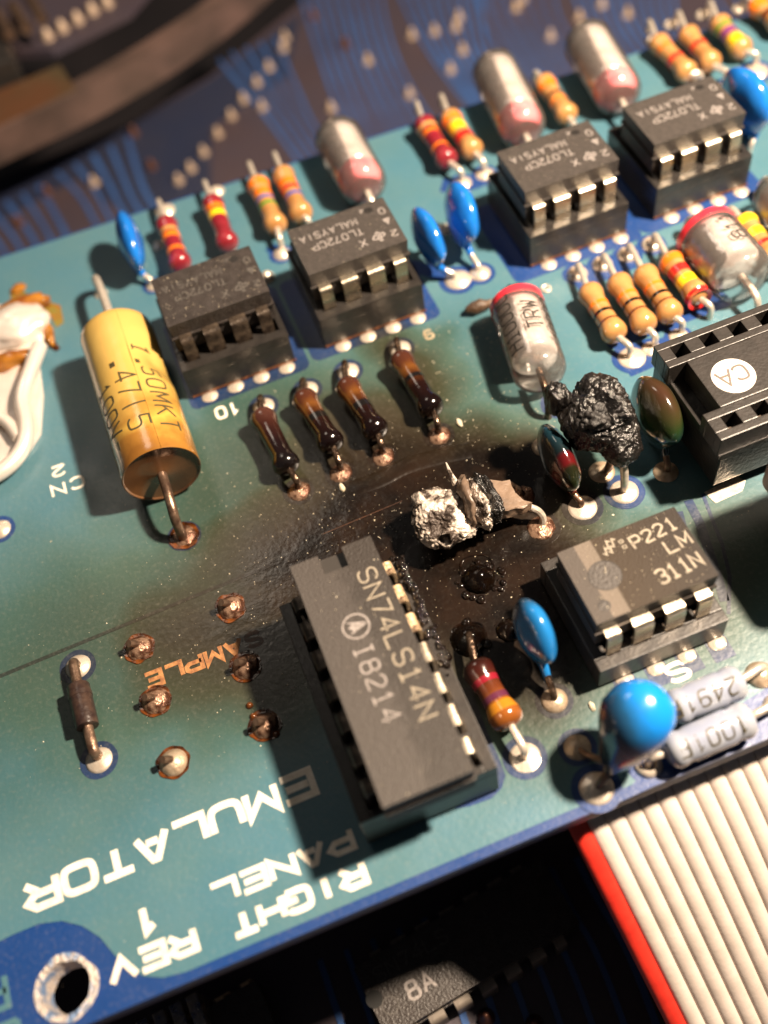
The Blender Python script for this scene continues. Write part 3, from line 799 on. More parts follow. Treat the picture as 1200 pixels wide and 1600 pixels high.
# ================================================================== sockets and chips
M['notch'] = mat('smooth_notch_floor', lin(.035, .031, .028), .35)
def dip_socket(x, y, rz, n, label, h=3.85, material='socket', w=10.0, rust=True, notches=False, group=None):
    """n pins a side; long side along local x."""
    t = thing('ic_socket', label, 'chip socket', (x, y, .06), rz, group)
    L = n*2.54/2; W = w/2
    bm = new_bm()
    box(bm, -L, L, -W, W, .25, h-1.2)
    box(bm, -L, L, -W, -W+.9, h-1.2, h); box(bm, -L, L, W-.9, W, h-1.2, h)           # outer walls
    box(bm, -L, L, -W+2.5, -W+3.1, h-1.2, h); box(bm, -L, L, W-3.1, W-2.5, h-1.2, h)
    box(bm, -L, -L+.35, -W+3.1, W-3.1, h-1.2, h); box(bm, L-.35, L, -W+3.1, W-3.1, h-1.2, h)
    for s in (-1, 1):
        ya, yb = (-W+.9, -W+2.5) if s < 0 else (W-2.5, W-.9)
        for k in range(n+1):
            xa = -L+2.54*k-.55; xb = xa+1.1
            xa = max(xa, -L); xb = min(xb, L)
            box(bm, xa, xb, ya, yb, h-1.2, h)
    obj('body', bm, M[material], t, bevel=.06)
    for s in (-1, 1):
        for k in range(n):
            xc = -L+1.27+2.54*k; yc = s*(W-1.7)
            bm = new_bm(); box(bm, -.5, .5, -.12, .12, -.35, .35)
            obj('contact', bm, M['tin_soot'], t, loc=(xc, yc+s*.35, h-1.1))
    for s in (-1, 1):
        for k in range(n):
            bm = new_bm(); box(bm, -.35, .35, -.35, .35, 0, .3)
            obj('foot', bm, M['tin_soot'], t, loc=(-L+1.27+2.54*k, s*(W-1.4), 0))
    if rust:
        bm = new_bm(); box(bm, -L+.05, L+.1, -W-.06, -W+.04, .22, .36)
        obj('browned_edge', bm, M['rust'], t)
    return t

def dip_chip(x, y, zt, rz, n, label, mbody='epoxy', mlead=('tin', 'tin'), length=9.5, width=6.35, notch=None, zk=3.85, group=None, tilt=0.0, leadlist=None):
    t = thing('ic_chip', label, 'chip', (x, y, zt), rz, group)
    if tilt: t.rotation_euler = (tilt, 0, rz)
    L, W = length/2, width/2
    H = 3.3
    bm = new_bm()
    # two drafted halves meeting at the parting line; optional end notch
    def half(z0, z1, d0, d1):
        if notch and z1 > -1.0:
            ny0, ny1, nd = notch
            out = [(-L, -W), (L, -W), (L, ny0), (L-nd, ny0), (L-nd, ny1), (L, ny1), (L, W), (-L, W)]
        else:
            out = [(-L, -W), (L, -W), (L, W), (-L, W)]
        def off(p, d):
            return (p[0]-math.copysign(d, p[0]) if abs(abs(p[0])-L) < 1e-6 else p[0], p[1]-math.copysign(d, p[1]) if abs(abs(p[1])-W) < 1e-6 else p[1])
        a = [bm.verts.new((*off(p, d0), z0)) for p in out]; b = [bm.verts.new((*off(p, d1), z1)) for p in out]
        for i in range(len(out)):
            j = (i+1) % len(out); bm.faces.new((a[i], a[j], b[j], b[i]))
        tr = tessellate_polygon([[Vector((p[0], p[1], 0)) for p in out]])
        for q in tr:
            bm.faces.new([b[i] for i in q]); bm.faces.new([a[i] for i in reversed(q)])
    half(-H*.5+.07, 0, -.10, 0)
    half(-H, -H*.5-.07, .05, -.10)
    box(bm, -L-.07, L+.07, -W-.07, W+.07, -H*.5-.09, -H*.5+.09)
    if notch: box(bm, L-notch[2]-.05, L-.02, notch[0]-.05, notch[1]+.05, -1.9, -.75)
    obj('body', bm, M[mbody], t, bevel=0)
    if notch:
        bm = new_bm(); box(bm, L-notch[2]+.02, L-.1, notch[0]+.02, notch[1]-.02, -.9, -.7); obj('notch_floor', bm, M['notch'], t)
    zl = -H*.5
    for s, ml in ((-1, mlead[0]), (1, mlead[1])):
        for k in range(n):
            xc = -2.54*(n-1)/2+2.54*k
            hw = .76
            xa, xb = -hw, hw
            if k == 0: xa = -.35
            if k == n-1: xb = .35
            # profile of the lead in y-z, swept over its width; shoulder bends down
            prof = [(W-.2, zl+.14), (W+.38, zl+.14), (W+.58, zl+.10), (W+.74, zl-.05), (W+.80, zl-.3), (W+.84, -zt+zk-.3)]
            inn = [(W-.2, zl-.12), (W+.30, zl-.12), (W+.42, zl-.16), (W+.50, zl-.24), (W+.54, zl-.4), (W+.58, -zt+zk-.3)]
            bm = new_bm()
            def sheet(pr, x0, x1):
                return [(bm.verts.new((x0, s*q[0], q[1])), bm.verts.new((x1, s*q[0], q[1]))) for q in pr]
            A, B = sheet(prof, xa, xb), sheet(inn, xa, xb)
            for i in range(len(A)-1):
                bm.faces.new((A[i][0], A[i][1], A[i+1][1], A[i+1][0]))
                bm.faces.new((B[i][1], B[i][0], B[i+1][0], B[i+1][1]))
                bm.faces.new((A[i][0], A[i+1][0], B[i+1][0], B[i][0])); bm.faces.new((A[i+1][1], A[i][1], B[i][1], B[i+1][1]))
            bm.faces.new((A[-1][0], A[-1][1], B[-1][1], B[-1][0]))
            mm = leadlist[k] if (leadlist and s == -1) else ml
            obj('lead', bm, M[mm], t, smooth=True, loc=(xc, 0, 0), angle=50)
    return t

def dimple(t, x, y, r, material):
    bm = new_bm()
    lathe(bm, [(0, r), (.004, r*.985)], (x, y, .002), (x, y, 1), 28)
    obj('pin_one_dimple', bm, M[material], t)

M['dimple_dark'] = mat('dimple_shade', lin(.016, .014, .013), .45, 0)
TI = [(-.2, .75), (.05, .75), (.05, .35), (.35, .3), (.75, .2), (.72, -.05), (.45, -.3), (.2, -.55), (.1, -.8), (-.12, -.7), (-.25, -.4), (-.45, -.3), (-.6, -.45), (-.8, -.15), (-.6, .1), (-.22, .12)]
def ti_logo(t, x, y, s, material):
    pts = [(x-s*a, y-s*b) for a, b in TI]       # upside down like the lettering round it
    L, Rr = ribbon2d(pts, .15, True)
    bm = new_bm(); slab(bm, [tuple(p) for p in L], .0, .02, [[tuple(p) for p in Rr]])
    obj('maker_mark', bm, M[material], t)
    flat_text('maker_mark', 'I', x+.3*s, y+.35*s, 0, PI, .3*s, .6*s, .3, .14, M[material], t, .022)
    flat_text('maker_mark', 'T', x+.05*s, y+.4*s, 0, PI, .35*s, .75*s, .3, .13, M[material], t, .024)

def opamp(x, y, zt, label, soot, lab_sock, rz=0.0):
    pr = 'print_faint' if soot else 'print_grey'
    dip_socket(x, y, rz, 4, lab_sock, material='socket', group='eight pin chip sockets in the far row')
    t = dip_chip(x, y, zt, rz, 4, label, 'epoxy_soot_shade' if soot else 'epoxy', ('tin_soot', 'tin_soot') if soot else ('tin', 'tin'), group='eight pin chips in the far row')
    flat_text('lettering', 'X', 1.35, -1.25, 0, PI, .6, .85, .7, .13, M[pr], t)
    ti_logo(t, 2.6, -1.55, .78, pr)
    flat_text('lettering', 'TL072CP', 1.5, .30, 0, PI, .5, .82, .71, .12, M[pr], t)
    flat_text('lettering', 'MALAYSIA', 1.45, 1.72, 0, PI, .5, .8, .715, .12, M[pr], t)
    flat_text('lettering', '2', 4.3, -1.4, 0, PI, .55, .75, .7, .12, M[pr], t)
    flat_text('lettering', '^', 4.25, .35, 0, PI, .55, .7, .7, .2, M[pr], t)
    flat_text('lettering', '0', 4.25, 1.85, 0, PI, .5, .75, .7, .12, M[pr], t)
    flat_text('lettering', '4', 2.45, 2.6, 0, PI, .35, .5, .7, .1, M[pr], t)
    dimple(t, 2.95, 2.15, .42, 'dimple_dark')
    return t

opamp(-.0, 0, 7.9, 'sooty grey eight pin chip with smeared lettering and blackened leads, beside the yellow capacitor', True,
      'black eight pin socket with smoky walls, nearest the yellow capacitor')
opamp(13.25, .18, 7.85, 'dark grey eight pin chip with crisp white lettering, just behind the scorched resistors', False,
      'black eight pin socket just behind the scorched resistors, with a browned lower edge')
opamp(34.6, .85, 7.75, 'dark grey eight pin chip between the pair of thin blue capacitors and the farthest chip', False,
      'black eight pin socket under the chip right of the thin blue capacitors')
opamp(47.9, 1.15, 7.6, 'blurred grey eight pin chip farthest along the row, beside the big blue disc', False,
      'black eight pin socket farthest along the row, greenish front wall')
row_pads(-3.81+.25, -5.35); row_pads(13.3-3.81+.25, -5.2); row_pads(34.7-3.81+.4, -4.55); row_pads(47.95-3.81+.4, -4.3)

# LM 311 chip, on a wider grainy socket
LX, LY = 20.9, -40.45
t = thing('ic_socket', 'grainy grey eight pin socket with open notches, holding the chip marked LM 311N', 'chip socket', (LX, LY, .06), 0)
bm = new_bm(); Ls, W, h = 5.2, 5.0, 2.9
box(bm, -Ls, Ls, -W, -W+.95, .25, h); box(bm, -Ls, Ls, W-.95, W, .25, h)
box(bm, -Ls, -Ls+1.1, -W+.95, W-.95, .25, h); box(bm, Ls-1.1, Ls, -W+.95, W-.95, .25, h)
for k in range(5):
    xc = -5.08+2.54*k
    for s in (-1, 1):
        ya, yb = (-W+.95, -W+2.0) if s < 0 else (W-2.0, W-.95)
        box(bm, max(-Ls+1.1, xc-.62), min(Ls-1.1, xc+.62), ya, yb, .25, h-.05)
obj('body', bm, M['socket_grey'], t, bevel=.1)
bm = new_bm(); box(bm, -Ls+1.1, Ls-1.1, -W+2.0, W-2.0, .3, .9); obj('floor', bm, M['hole'], t)
for s in (-1, 1):
    for k in range(4):
        bm = new_bm(); box(bm, -.4, .4, -.15, .15, .3, 2.2)
        obj('contact', bm, M['tin_soot'], t, loc=(-3.81+2.54*k, s*3.25, 0))
# grimy top with a cleaner band at one end
M['epoxy_grime'] = graded_mat('grimy_brown_epoxy', [(.0, lin(.060, .050, .044)), (.135, lin(.058, .049, .043)), (.145, lin(.13, .105, .085)), (.27, lin(.12, .098, .078)),
                                                  (.285, lin(.030, .019, .010)), (.6, lin(.024, .015, .008)), (1, lin(.013, .008, .005))], 'X', (-4.75, 4.75), .004, .6, .3, .35, 60, coat=0)
t = dip_chip(LX, LY, 6.95, 0, 4, 'brown sooted eight pin chip marked LM 311N with a paler band and round mould mark', 'epoxy_grime', ('tin', 'tin'), zk=2.6)
flat_text('lettering', 'P22j', .55, 1.15, 0, .09, .68, 1.0, .98, .17, M['print_tan'], t)
flat_text('lettering', ':', -.45, 1.35, 0, .05, .7, 1.0, 1, .22, M['print_tan'], t)
flat_text('lettering', 'LM', 2.55, -.2, 0, .05, .82, 1.05, 1.08, .17, M['print_tan'], t)
flat_text('lettering', '3jjN', .85, -2.2, 0, .08, .68, 1.1, .93, .19, M['print_tan'], t)
for dx in (0, .42):      # the maker's twin zig-zag mark
    bm = new_bm()
    pts = [(-1.75+dx, 1.75), (-1.55+dx, 1.55), (-1.45+dx, 2.1), (-1.2+dx, 1.95), (-1.1+dx, 2.6), (-.85+dx, 2.45)]
    L_, R_ = ribbon2d(pts, .13); slab(bm, [tuple(p) for p in L_]+[tuple(p) for p in reversed(R_)], 0, .022+dx*.01)
    obj('maker_mark', bm, M['print_tan'], t)
bm = new_bm(); slab(bm, circle(-2.45, .1, 1.22, 40), .0, .012, [circle(-2.45, .1, 1.16, 40)]); obj('mould_mark', bm, M['dimple_dark'], t)
bm = new_bm(); lathe(bm, [(0, 1.16), (.006, 1.15)], (-2.45, .1, .0), (-2.45, .1, 1), 36); obj('mould_mark', bm, M['epoxy'], t)
bm = new_bm(); strip_pts = ribbon2d([(-2.35, .2), (-2.1, .75)], .06); slab(bm, [tuple(p) for p in strip_pts[0]]+[tuple(p) for p in reversed(strip_pts[1])], .005, .016); obj('scratch', bm, M['print_tan'], t)
dimple(t, -3.6, -2.05, .45, 'dimple_dark')
bm = new_bm(); lathe(bm, [(0, .38), (.004, .37)], (-3.65, -2.1, .004), (-3.65, -2.1, 1), 24); obj('pin_one_dimple', bm, M['epoxy'], t)
row_pads(LX-3.81+.7, LY-5.25, r=.72)

# SN74LS14N, long chip standing in its socket
SX, SY = .85, -40.7
t = dip_socket(SX, SY, -PI/2, 7, 'long black fourteen pin socket half sunk in tar under the lettered long chip', h=5.0, material='socket_grey', rust=False)
M['epoxy_long'] = graded_mat('part_sooted_epoxy', [(0, lin(.024, .019, .016)), (.38, lin(.028, .023, .020)), (.55, lin(.048, .041, .037)), (1, lin(.052, .045, .041))], 'Y', (-3.3, 3.3), .22, .5, .45, .45, 50, 9, coat=0)
t = dip_chip(SX, SY, 8.55, PI/2, 7, 'long grey fourteen pin chip marked SN74LS14N, its leads gold and bright towards the near end', 'epoxy_long', ('tin_gold', 'tin_soot'), length=19.3,
             notch=(-.85, 1.0, 1.7), zk=5.0, leadlist=['tin', 'tin', 'tin', 'tin', 'tin_gold', 'tin_gold', 'tin_gold'])
# local x runs to +y of the board, local y to -x; the lettering reads towards -y with its tops to +x
flat_text('lettering', 'SN74LSj4N', 7.1, -1.15, 0, PI, .98, 1.35, 1.41, .15, M['print_tan'], t)
flat_text('lettering', 'i82j4', 1.55, 1.15, 0, PI, .85, 1.3, 1.28, .15, M['print_grey'], t)
bm = new_bm(); slab(bm, circle(3.1, .35, 1.02, 40), 0, .02, [circle(3.1, .35, .88, 40)]); obj('maker_mark', bm, M['print_grey'], t)
bm = new_bm()
slab(bm, [(2.55, 1.0), (3.05, -.55), (3.1, .2), (3.15, -.55), (3.65, 1.0), (3.35, .6), (3.1, .95), (2.85, .6)], 0, .021); obj('maker_mark', bm, M['print_grey'], t)
# ================================================================== small parts on leads
def axial_leads(t, a, b, pa, pb, z, r, mA, mB):
    """Two bent leads: from body end a to board point pa, from b to pb (local coordinates)."""
    for e, p, o, m in ((a, pa, b, mA), (b, pb, a, mB)):
        e, p, o = Vector(e), Vector(p), Vector(o)
        d = (e-o).normalized()
        bm = new_bm()
        mid = Vector((p.x, p.y, e.z))
        q = e.lerp(mid, .75)
        tube(bm, [e-d*.3, q, Vector((p.x, p.y, e.z*.82)), Vector((p.x, p.y, e.z*.4)), p], r, 9, 2)
        obj('lead', bm, M[m], t, smooth=True)

def resistor(pb, pf, label, body='tan_body', bands=(), length=6.3, r=1.15, z=1.5, wires=('wire', 'wire'), group=None, back=None, front=None, name='resistor', lead=.3, zf=None, waist=.8):
    """pb / pf: board points (mm) of the far and near body ends; leads drop to back / front."""
    c = ((pb[0]+pf[0])/2, (pb[1]+pf[1])/2)
    rz = math.atan2(pf[1]-pb[1], pf[0]-pb[0])+PI/2       # local -y points to the near end
    t = thing(name, label, 'resistor', (c[0], c[1], 0), rz, group)
    L = math.hypot(pf[0]-pb[0], pf[1]-pb[1])/2
    prof = [(0, .25), (.06, r*.55), (.25, r*.85), (.6, r), (1.0, r*1.0), (1.5, r*.90), (1.9, r*waist+.02), (L, r*waist), (2*L-1.9, r*waist+.02), (2*L-1.5, r*.90), (2*L-1.0, r), (2*L-.6, r), (2*L-.25, r*.85), (2*L-.06, r*.55), (2*L, .25)]
    bm = new_bm(); lathe(bm, prof, (0, L, z), (0, -L, z), 22, wob=.03); dirty_bm(bm, .025)
    obj('body', bm, M[body], t, smooth=True, angle=80)
    def rad(s):
        for (a, ra), (b, rb) in zip(prof[:-1], prof[1:]):
            if a <= s <= b: return ra+(rb-ra)*(s-a)/max(1e-6, b-a)
        return r
    for (s0, w, colr) in bands:                          # s0 = distance from the far end
        bm = new_bm(); ss = [s0+w*i/4 for i in range(5)]
        pr = [(s0, rad(s0)-.02)]+[(s, rad(s)+.03) for s in ss]+[(s0+w, rad(s0+w)-.02)]
        lathe(bm, pr, (0, L, z), (0, -L, z), 22, caps=False)
        obj('colour_band', bm, M['band_'+colr], t, smooth=True, label=None, angle=60)
    inv = Matrix.Rotation(-rz, 3, 'Z')
    def loc(p): return inv @ Vector((p[0]-c[0], p[1]-c[1], p[2] if len(p) > 2 else 0))
    d = Vector((pf[0]-pb[0], pf[1]-pb[1])).normalized()
    bk = loc(back) if back else Vector((0, L+2.0, 0)); fr = loc(front) if front else Vector((0, -L-2.0, 0))
    axial_leads(t, (0, L, z), (0, -L, z), bk, fr, z, lead, *wires)
    return t
Q4 = ['orange', 'brown']
# scorched four in the middle
M['scorched'] = graded_mat('scorched_resistor_paint', [(0, lin(.004, .002, .002)), (.40, lin(.010, .003, .002)), (.54, lin(.045, .014, .004)), (.70, lin(.115, .042, .009)), (.82, lin(.055, .017, .008)), (1, lin(.045, .016, .011))], 'Y', (-3.4, 3.4), .16, .14, .6, .25, 14)
M['scorched_black'] = graded_mat('blackened_resistor_paint', [(0, lin(.004, .003, .003)), (.4, lin(.008, .003, .003)), (.75, lin(.03, .009, .006)), (1, lin(.07, .028, .02))], 'Y', (-3.4, 3.4), .16, .16, .6, .35, 14)
def mm(px_t): return px_t
for (pb, pf, bk, fr, body, bands, lab) in (
    ((0.16, -10.70, 1.7), (0.58, -17.79, 1.7), (0.73, -8.63), (0.87, -18.93), 'scorched_black', (), 'almost wholly blackened resistor beside the silkscreened number 10'),
    ((4.18, -10.34, 1.7), (4.89, -17.24, 1.7), (4.90, -8.52), (4.80, -18.72), 'scorched', ((3.2, .7, 'black'),), 'scorched amber resistor with tar dripping over its near half, second from the yellow capacitor'),
    ((8.16, -10.75, 1.7), (8.89, -17.66, 1.7), (9.05, -8.22), (8.72, -18.64), 'scorched', ((3.3, .7, 'black'),), 'scorched golden brown resistor with a broken black band, just behind the silvery ash lump'),
    ((13.64, -10.06, 1.7), (14.16, -17.52, 1.7), (14.32, -7.83), (13.95, -18.72), 'scorched', ((3.2, .45, 'black'),), 'scorched reddish brown resistor nearest the clear capacitor, half burnt black')):
    resistor(pb, pf, lab, body, bands, r=1.2, z=1.7, wires=('wire_burnt', 'wire_burnt'), back=bk, front=fr, group='scorched resistors in the middle row')
# tan four beside the black plug
for (pb, pf, bk, fr, bands, lab) in (
    ((32.35, -10.31, 1.7), (32.03, -16.94, 1.7), (33.13, -6.91), (32.66, -18.28), ((2.5, .35, 'orange'), (3.6, .35, 'black'), (4.8, .22, 'brown')), 'tan resistor nearest the clear capacitor, first of the tan row behind the black plug'),
    ((35.22, -10.43, 1.7), (34.82, -17.25, 1.7), (35.78, -6.86), (35.14, -18.18), ((2.5, .35, 'orange'), (3.6, .35, 'black'), (4.8, .22, 'brown')), 'tan resistor with orange and black bands, second of the row behind the black plug'),
    ((37.82, -10.59, 1.7), (37.47, -17.15, 1.7), (38.45, -6.82), (38.05, -17.78), ((2.5, .3, 'orange'), (3.7, .35, 'black'), (4.8, .22, 'brown')), 'tan resistor touching the red and yellow banded one behind the black plug')):
    resistor(pb, pf, lab, 'tan_body', bands, r=1.2, z=1.7, back=bk, front=fr, group='tan resistors behind the black plug')
resistor((40.61, -10.19, 1.7), (40.64, -16.18, 1.7), 'tan resistor with red, orange and yellow bands, last of the row behind the black plug', 'tan_body',
         ((.7, .7, 'orange'), (1.9, .9, 'red'), (3.3, 1.0, 'yellow'), (5.4, .6, 'red')), r=1.2, z=1.7, back=(41.22, -6.72), front=(41.17, -17.29))
resistor((49.08, -8.95, 1.7), (48.92, -15.46, 1.7), 'bright orange and yellow banded resistor behind the big clear capacitor at the edge', 'tan_body', ((.5, .9, 'yellow'), (2.2, .9, 'yellow'), (3.9, .5, 'red')), r=1.2, z=1.7)
# far row
resistor((-1.50, 17.78, 1.7), (-1.65, 10.36, 1.7), 'crimson resistor with orange bands beside the leftmost thin blue capacitor', 'red_body', ((1.9, .5, 'tan'), (2.7, .7, 'orange'), (3.9, .5, 'darkred'), (5.0, .4, 'orange')), r=1.15, z=1.7, back=(-1.37, 21.67), front=(-1.56, 11.02), group='crimson resistors along the far edge')
resistor((3.76, 18.52, 1.7), (3.50, 10.86, 1.7), 'crimson resistor with tan, yellow and dark red bands behind the sooty chip', 'red_body', ((1.7, .6, 'orange'), (2.6, .8, 'yellow'), (3.8, .5, 'darkred')), r=1.15, z=1.7, back=(3.88, 22.10), front=(3.92, 11.40), group='crimson resistors along the far edge')
resistor((8.86, 18.96, 1.7), (8.73, 10.96, 1.7), 'tan resistor with a green and a blue band, behind the crisp lettered chip', 'tan_body', ((1.0, .6, 'orange'), (2.3, .8, 'orange'), (3.5, .35, 'blue'), (4.5, .4, 'green')), r=1.2, z=1.7, back=(9.07, 22.59), front=(8.49, 9.61), wires=('wire', 'wire'), group='tan resistors along the far edge')
resistor((11.75, 19.06, 1.7), (11.60, 11.30, 1.7), 'tan resistor with one blue band, nearest the clear pink ended capacitor', 'tan_body', ((2.2, .8, 'orange'), (3.3, .5, 'red'), (4.5, .4, 'blue')), r=1.2, z=1.7, back=(11.99, 22.74), front=(11.98, 10.87), group='tan resistors along the far edge')
resistor((27.83, 19.20, 1.7), (27.80, 11.70, 1.7), 'crimson resistor with dark bands ending at a bright solder blob', 'red_body', ((1.5, .4, 'tan'), (2.4, .5, 'orange'), (3.5, .6, 'darkred'), (5.0, .3, 'orange')), r=1.2, z=1.7, back=(28.60, 23.01), front=(28.48, 10.17), group='crimson resistors along the far edge')
resistor((30.64, 18.82, 1.7), (30.70, 11.78, 1.7), 'yellow and red banded resistor beside the crimson one ending in bright solder', 'tan_body', ((1.2, .6, 'orange'), (2.3, 1.2, 'yellow'), (4.1, .9, 'red')), r=1.2, z=1.7, back=(31.41, 22.78), front=(31.07, 10.31), group='tan resistors along the far edge')
resistor((41.83, 19.19, 1.7), (41.57, 12.03, 1.7), 'tan resistor with orange bands between two clear capacitors', 'tan_body', ((1.4, .8, 'orange'), (3.3, .4, 'brown'), (4.3, .3, 'orange')), r=1.2, z=1.7, group='tan resistors along the far edge')
resistor((55.47, 19.20, 1.7), (55.58, 12.09, 1.7), 'blurred tan resistor with a red band, first of the far corner group', 'tan_body', ((2.0, .4, 'orange'), (4.1, .6, 'red')), r=1.2, z=1.7, back=(56.76, 23.12), front=(56.87, 12.06), group='resistors in the far corner')
resistor((58.88, 18.90, 1.7), (58.48, 12.27, 1.7), 'blurred tan resistor with a red middle, touching the first of the far corner group', 'tan_body', ((3.0, .6, 'red'),), r=1.2, z=1.7, back=(60.27, 22.95), front=(59.34, 10.51), group='resistors in the far corner')
resistor((62.71, 18.89, 1.7), (62.42, 12.62, 1.7), 'blurred resistor with green, violet and bright yellow bands in the far corner', 'tan_body', ((1.6, .4, 'green'), (2.6, .8, 'violet'), (4.0, 1.4, 'yellow')), r=1.2, z=1.7, back=(64.16, 22.85), front=(63.51, 11.85), group='resistors in the far corner')
resistor((67.76, 19.68, 1.7), (68.02, 14.10, 1.7), 'blurred orange and brown banded resistor cut by the picture edge', 'tan_body', ((.6, 1.2, 'orange'), (2.6, .8, 'brown')), r=1.2, z=1.7, group='resistors in the far corner')
# single one by the long chip, its far half in tar
M['tar_resistor'] = graded_mat('tarred_resistor_paint', [(0, lin(.20, .06, .012)), (.32, lin(.22, .07, .012)), (.5, lin(.10, .025, .008)), (.74, lin(.035, .007, .005)), (.9, lin(.006, .003, .002))], 'Y', (-3.4, 3.4), .06, .16, .6, .2, 12)
resistor((7.86, -40.55, 1.8), (8.35, -46.22, 1.8), 'orange resistor with violet band beside the long chip, its far end sunk in black tar', 'tar_resistor',
         ((1.7, .5, 'darkred'), (3.2, .5, 'plum'), (3.9, .8, 'amber')), r=1.25, z=1.8, back=(8.53, -38.08), front=(8.51, -48.14), wires=('wire_burnt', 'wire'))
# two precision resistors along the front edge
def precision(pa, pb, pla, plb, text, label):
    t = resistor(pa, pb, label, 'precision', (), r=1.32, z=1.6, back=pla, front=plb, group='precision resistors on the front edge', waist=.97)
    r = 1.32*.97+.01
    L = math.hypot(pb[0]-pa[0], pb[1]-pa[1])/2
    bm = new_bm()
    def place(s, q, h):
        a = (q-.6)/r+.42               # wraps round the body
        rr = r+h
        return Vector((math.sin(a)*rr, L-.9-s, 1.6+math.cos(a)*rr))
    text_into(bm, text, place, .75, 1.2, 1.12, .13, .012, .25)
    obj('lettering', bm, M['print_olive'], t)
    return t
# (reads towards -x, tops to -y like the silkscreen)
precision((25.00, -49.50, 1.6), (19.13, -49.50, 1.6), (26.98, -49.07), (18.35, -49.11), '2491F', 'pale precision resistor lettered 2491F just in front of the LM 311N chip')
precision((24.14, -52.20, 1.6), (17.37, -52.24, 1.6), (26.74, -51.85), (16.26, -52.02), '1001F', 'pale lavender precision resistor lettered 1001F lying along the board edge above the ribbon cable')

# small black diode at the left
t = thing('diode', 'small matt black diode standing between two blue ringed joints near the left edge', 'diode', (-20.95, -31.35, 0), 0)
bm = new_bm(); lathe(bm, [(0, .5), (.08, .82), (.2, .88), (3.6, .88), (3.75, .85), (3.8, .45)], (0, 1.75, 1.25), (0, -2.05, 1.25), 24)
obj('body', bm, M['black_body'], t, smooth=True)
bm = new_bm(); lathe(bm, [(.8, .89), (.82, .92), (1.2, .92), (1.22, .89)], (0, 1.75, 1.25), (0, -2.05, 1.25), 24, caps=False)
obj('cathode_band', bm, M['black_body'], t, smooth=True)
axial_leads(t, (0, 1.75, 1.25), (0, -2.05, 1.25), (0, 3.95, 0), (0, -4.15, 0), 1.25, .42, 'wire_dark', 'wire_dark')
# ------------------------------------------------------------------ yellow film capacitor
CX, CZ, CR_ = -9.55, 3.75, 3.4
M['film_yellow'] = graded_mat('amber_varnished_film', [(0, lin(.20, .085, .015)), (.10, lin(.30, .14, .025)), (.2, lin(.50, .31, .06)), (.30, lin(.34, .18, .035)), (.42, lin(.50, .32, .075)), (.8, lin(.54, .36, .10)), (1, lin(.50, .32, .085))], 'Y', (-8.8, 8.8), .2, .24, .6, .3, 6, 3)
t = thing('film_capacitor', 'big yellow cylindrical film capacitor lettered .47/5 1.50MKT standing over the scorched edge', 'capacitor', (CX, -6.3, 0), 0)
def dent(bm):
    for v in bm.verts:      # flattened cheek where something pressed into the wrap
        d = Vector((v.co.x-3.0, v.co.y-2.6, v.co.z-5.3)).length
        if d < 3.2: v.co += Vector((-.75, 0, -.45))*(1-d/3.2)**1.2
bm = new_bm()
N = 30
lathe(bm, [(0, 2.9), (.05, 3.2), (.3, 3.38)]+[(.3+16.9*i/N, CR_) for i in range(1, N)]+[(17.3, 3.4), (17.45, 3.36)], (0, 8.8, CZ), (0, -8.8, CZ), 56, caps=False)
bm.faces.ensure_lookup_table()
dent(bm)
obj('wrap', bm, M['film_yellow'], t, smooth=True)
bm = new_bm()   # recessed resin end
lathe(bm, [(0, 3.36), (.0, 3.28), (-.12, 3.18), (-.22, 2.4), (-.16, 1.2), (.02, .55), (.1, 0)], (0, -8.65, CZ), (0, -20, CZ), 40, caps=False)
M['amber_resin'] = mat('smoky_amber_resin', lin(.12, .055, .022), .2, 0, color2=lin(.04, .018, .009), scale=2.2, bump=.15, bscale=5, coat=.8)
obj('end_resin', bm, M['amber_resin'], t, smooth=True)
bm = new_bm(); lathe(bm, [(0, 2.95), (.3, 2.9), (.35, 0)], (0, 8.6, CZ), (0, -20, CZ), 40); obj('far_end_resin', bm, M['amber_resin'], t, smooth=True)
bm = new_bm()   # lap seam of the wrap
L0 = [(math.radians(68), .0), (math.radians(65), .03)]
pts = []
for i in range(18):
    y = 8.5-17.1*i/17
    pts.append((y,))
A_, B_ = [], []
for (y,) in pts:
    A_.append(bm.verts.new((math.cos(math.radians(74))*(CR_+.035), y, CZ+math.sin(math.radians(74))*(CR_+.035))))
    B_.append(bm.verts.new((math.cos(math.radians(72.4))*(CR_+.005), y, CZ+math.sin(math.radians(72.4))*(CR_+.005))))
for i in range(17): bm.faces.new((A_[i], A_[i+1], B_[i+1], B_[i]))
obj('seam', bm, M['film_yellow'], t)
def cap_line(text, deg, y0, cw, ch, pitch, w=.17):
    bm = new_bm()
    def place(s, q, h):
        a = math.radians(deg)-q/CR_         # tops towards +x
        rr = CR_+h
        p = Vector((math.cos(a)*rr, y0-s, CZ+math.sin(a)*rr))
        d = Vector((p.x-3.0, p.y-2.6, p.z-5.3)).length
        if d < 3.2: p += Vector((-.75, 0, -.45))*(1-d/3.2)**1.2
        return p
    text_into(bm, text, place, cw, ch, pitch, w, .02, .22)
    obj('lettering', bm, M['print_olive'], t)
cap_line('j', 66, 4.0, .85, 1.9, 1.5); cap_line('.', 66, 2.3, 1.1, 1.7, 1.4, .3)
cap_line('50MKT', 64, 1.0, 1.05, 1.75, 1.62)
cap_line('.', 106, 2.6, 1.2, 1.7, 1.4, .34); cap_line('47', 108, .8, 1.1, 1.9, 1.62); cap_line('/', 108, -2.6, 1.2, 1.9, 1.3); cap_line('5', 108, -4.6, 1.2, 1.9, 1.3)
cap_line('j00V-', 150, .6, 1.1, 1.8, 1.55)
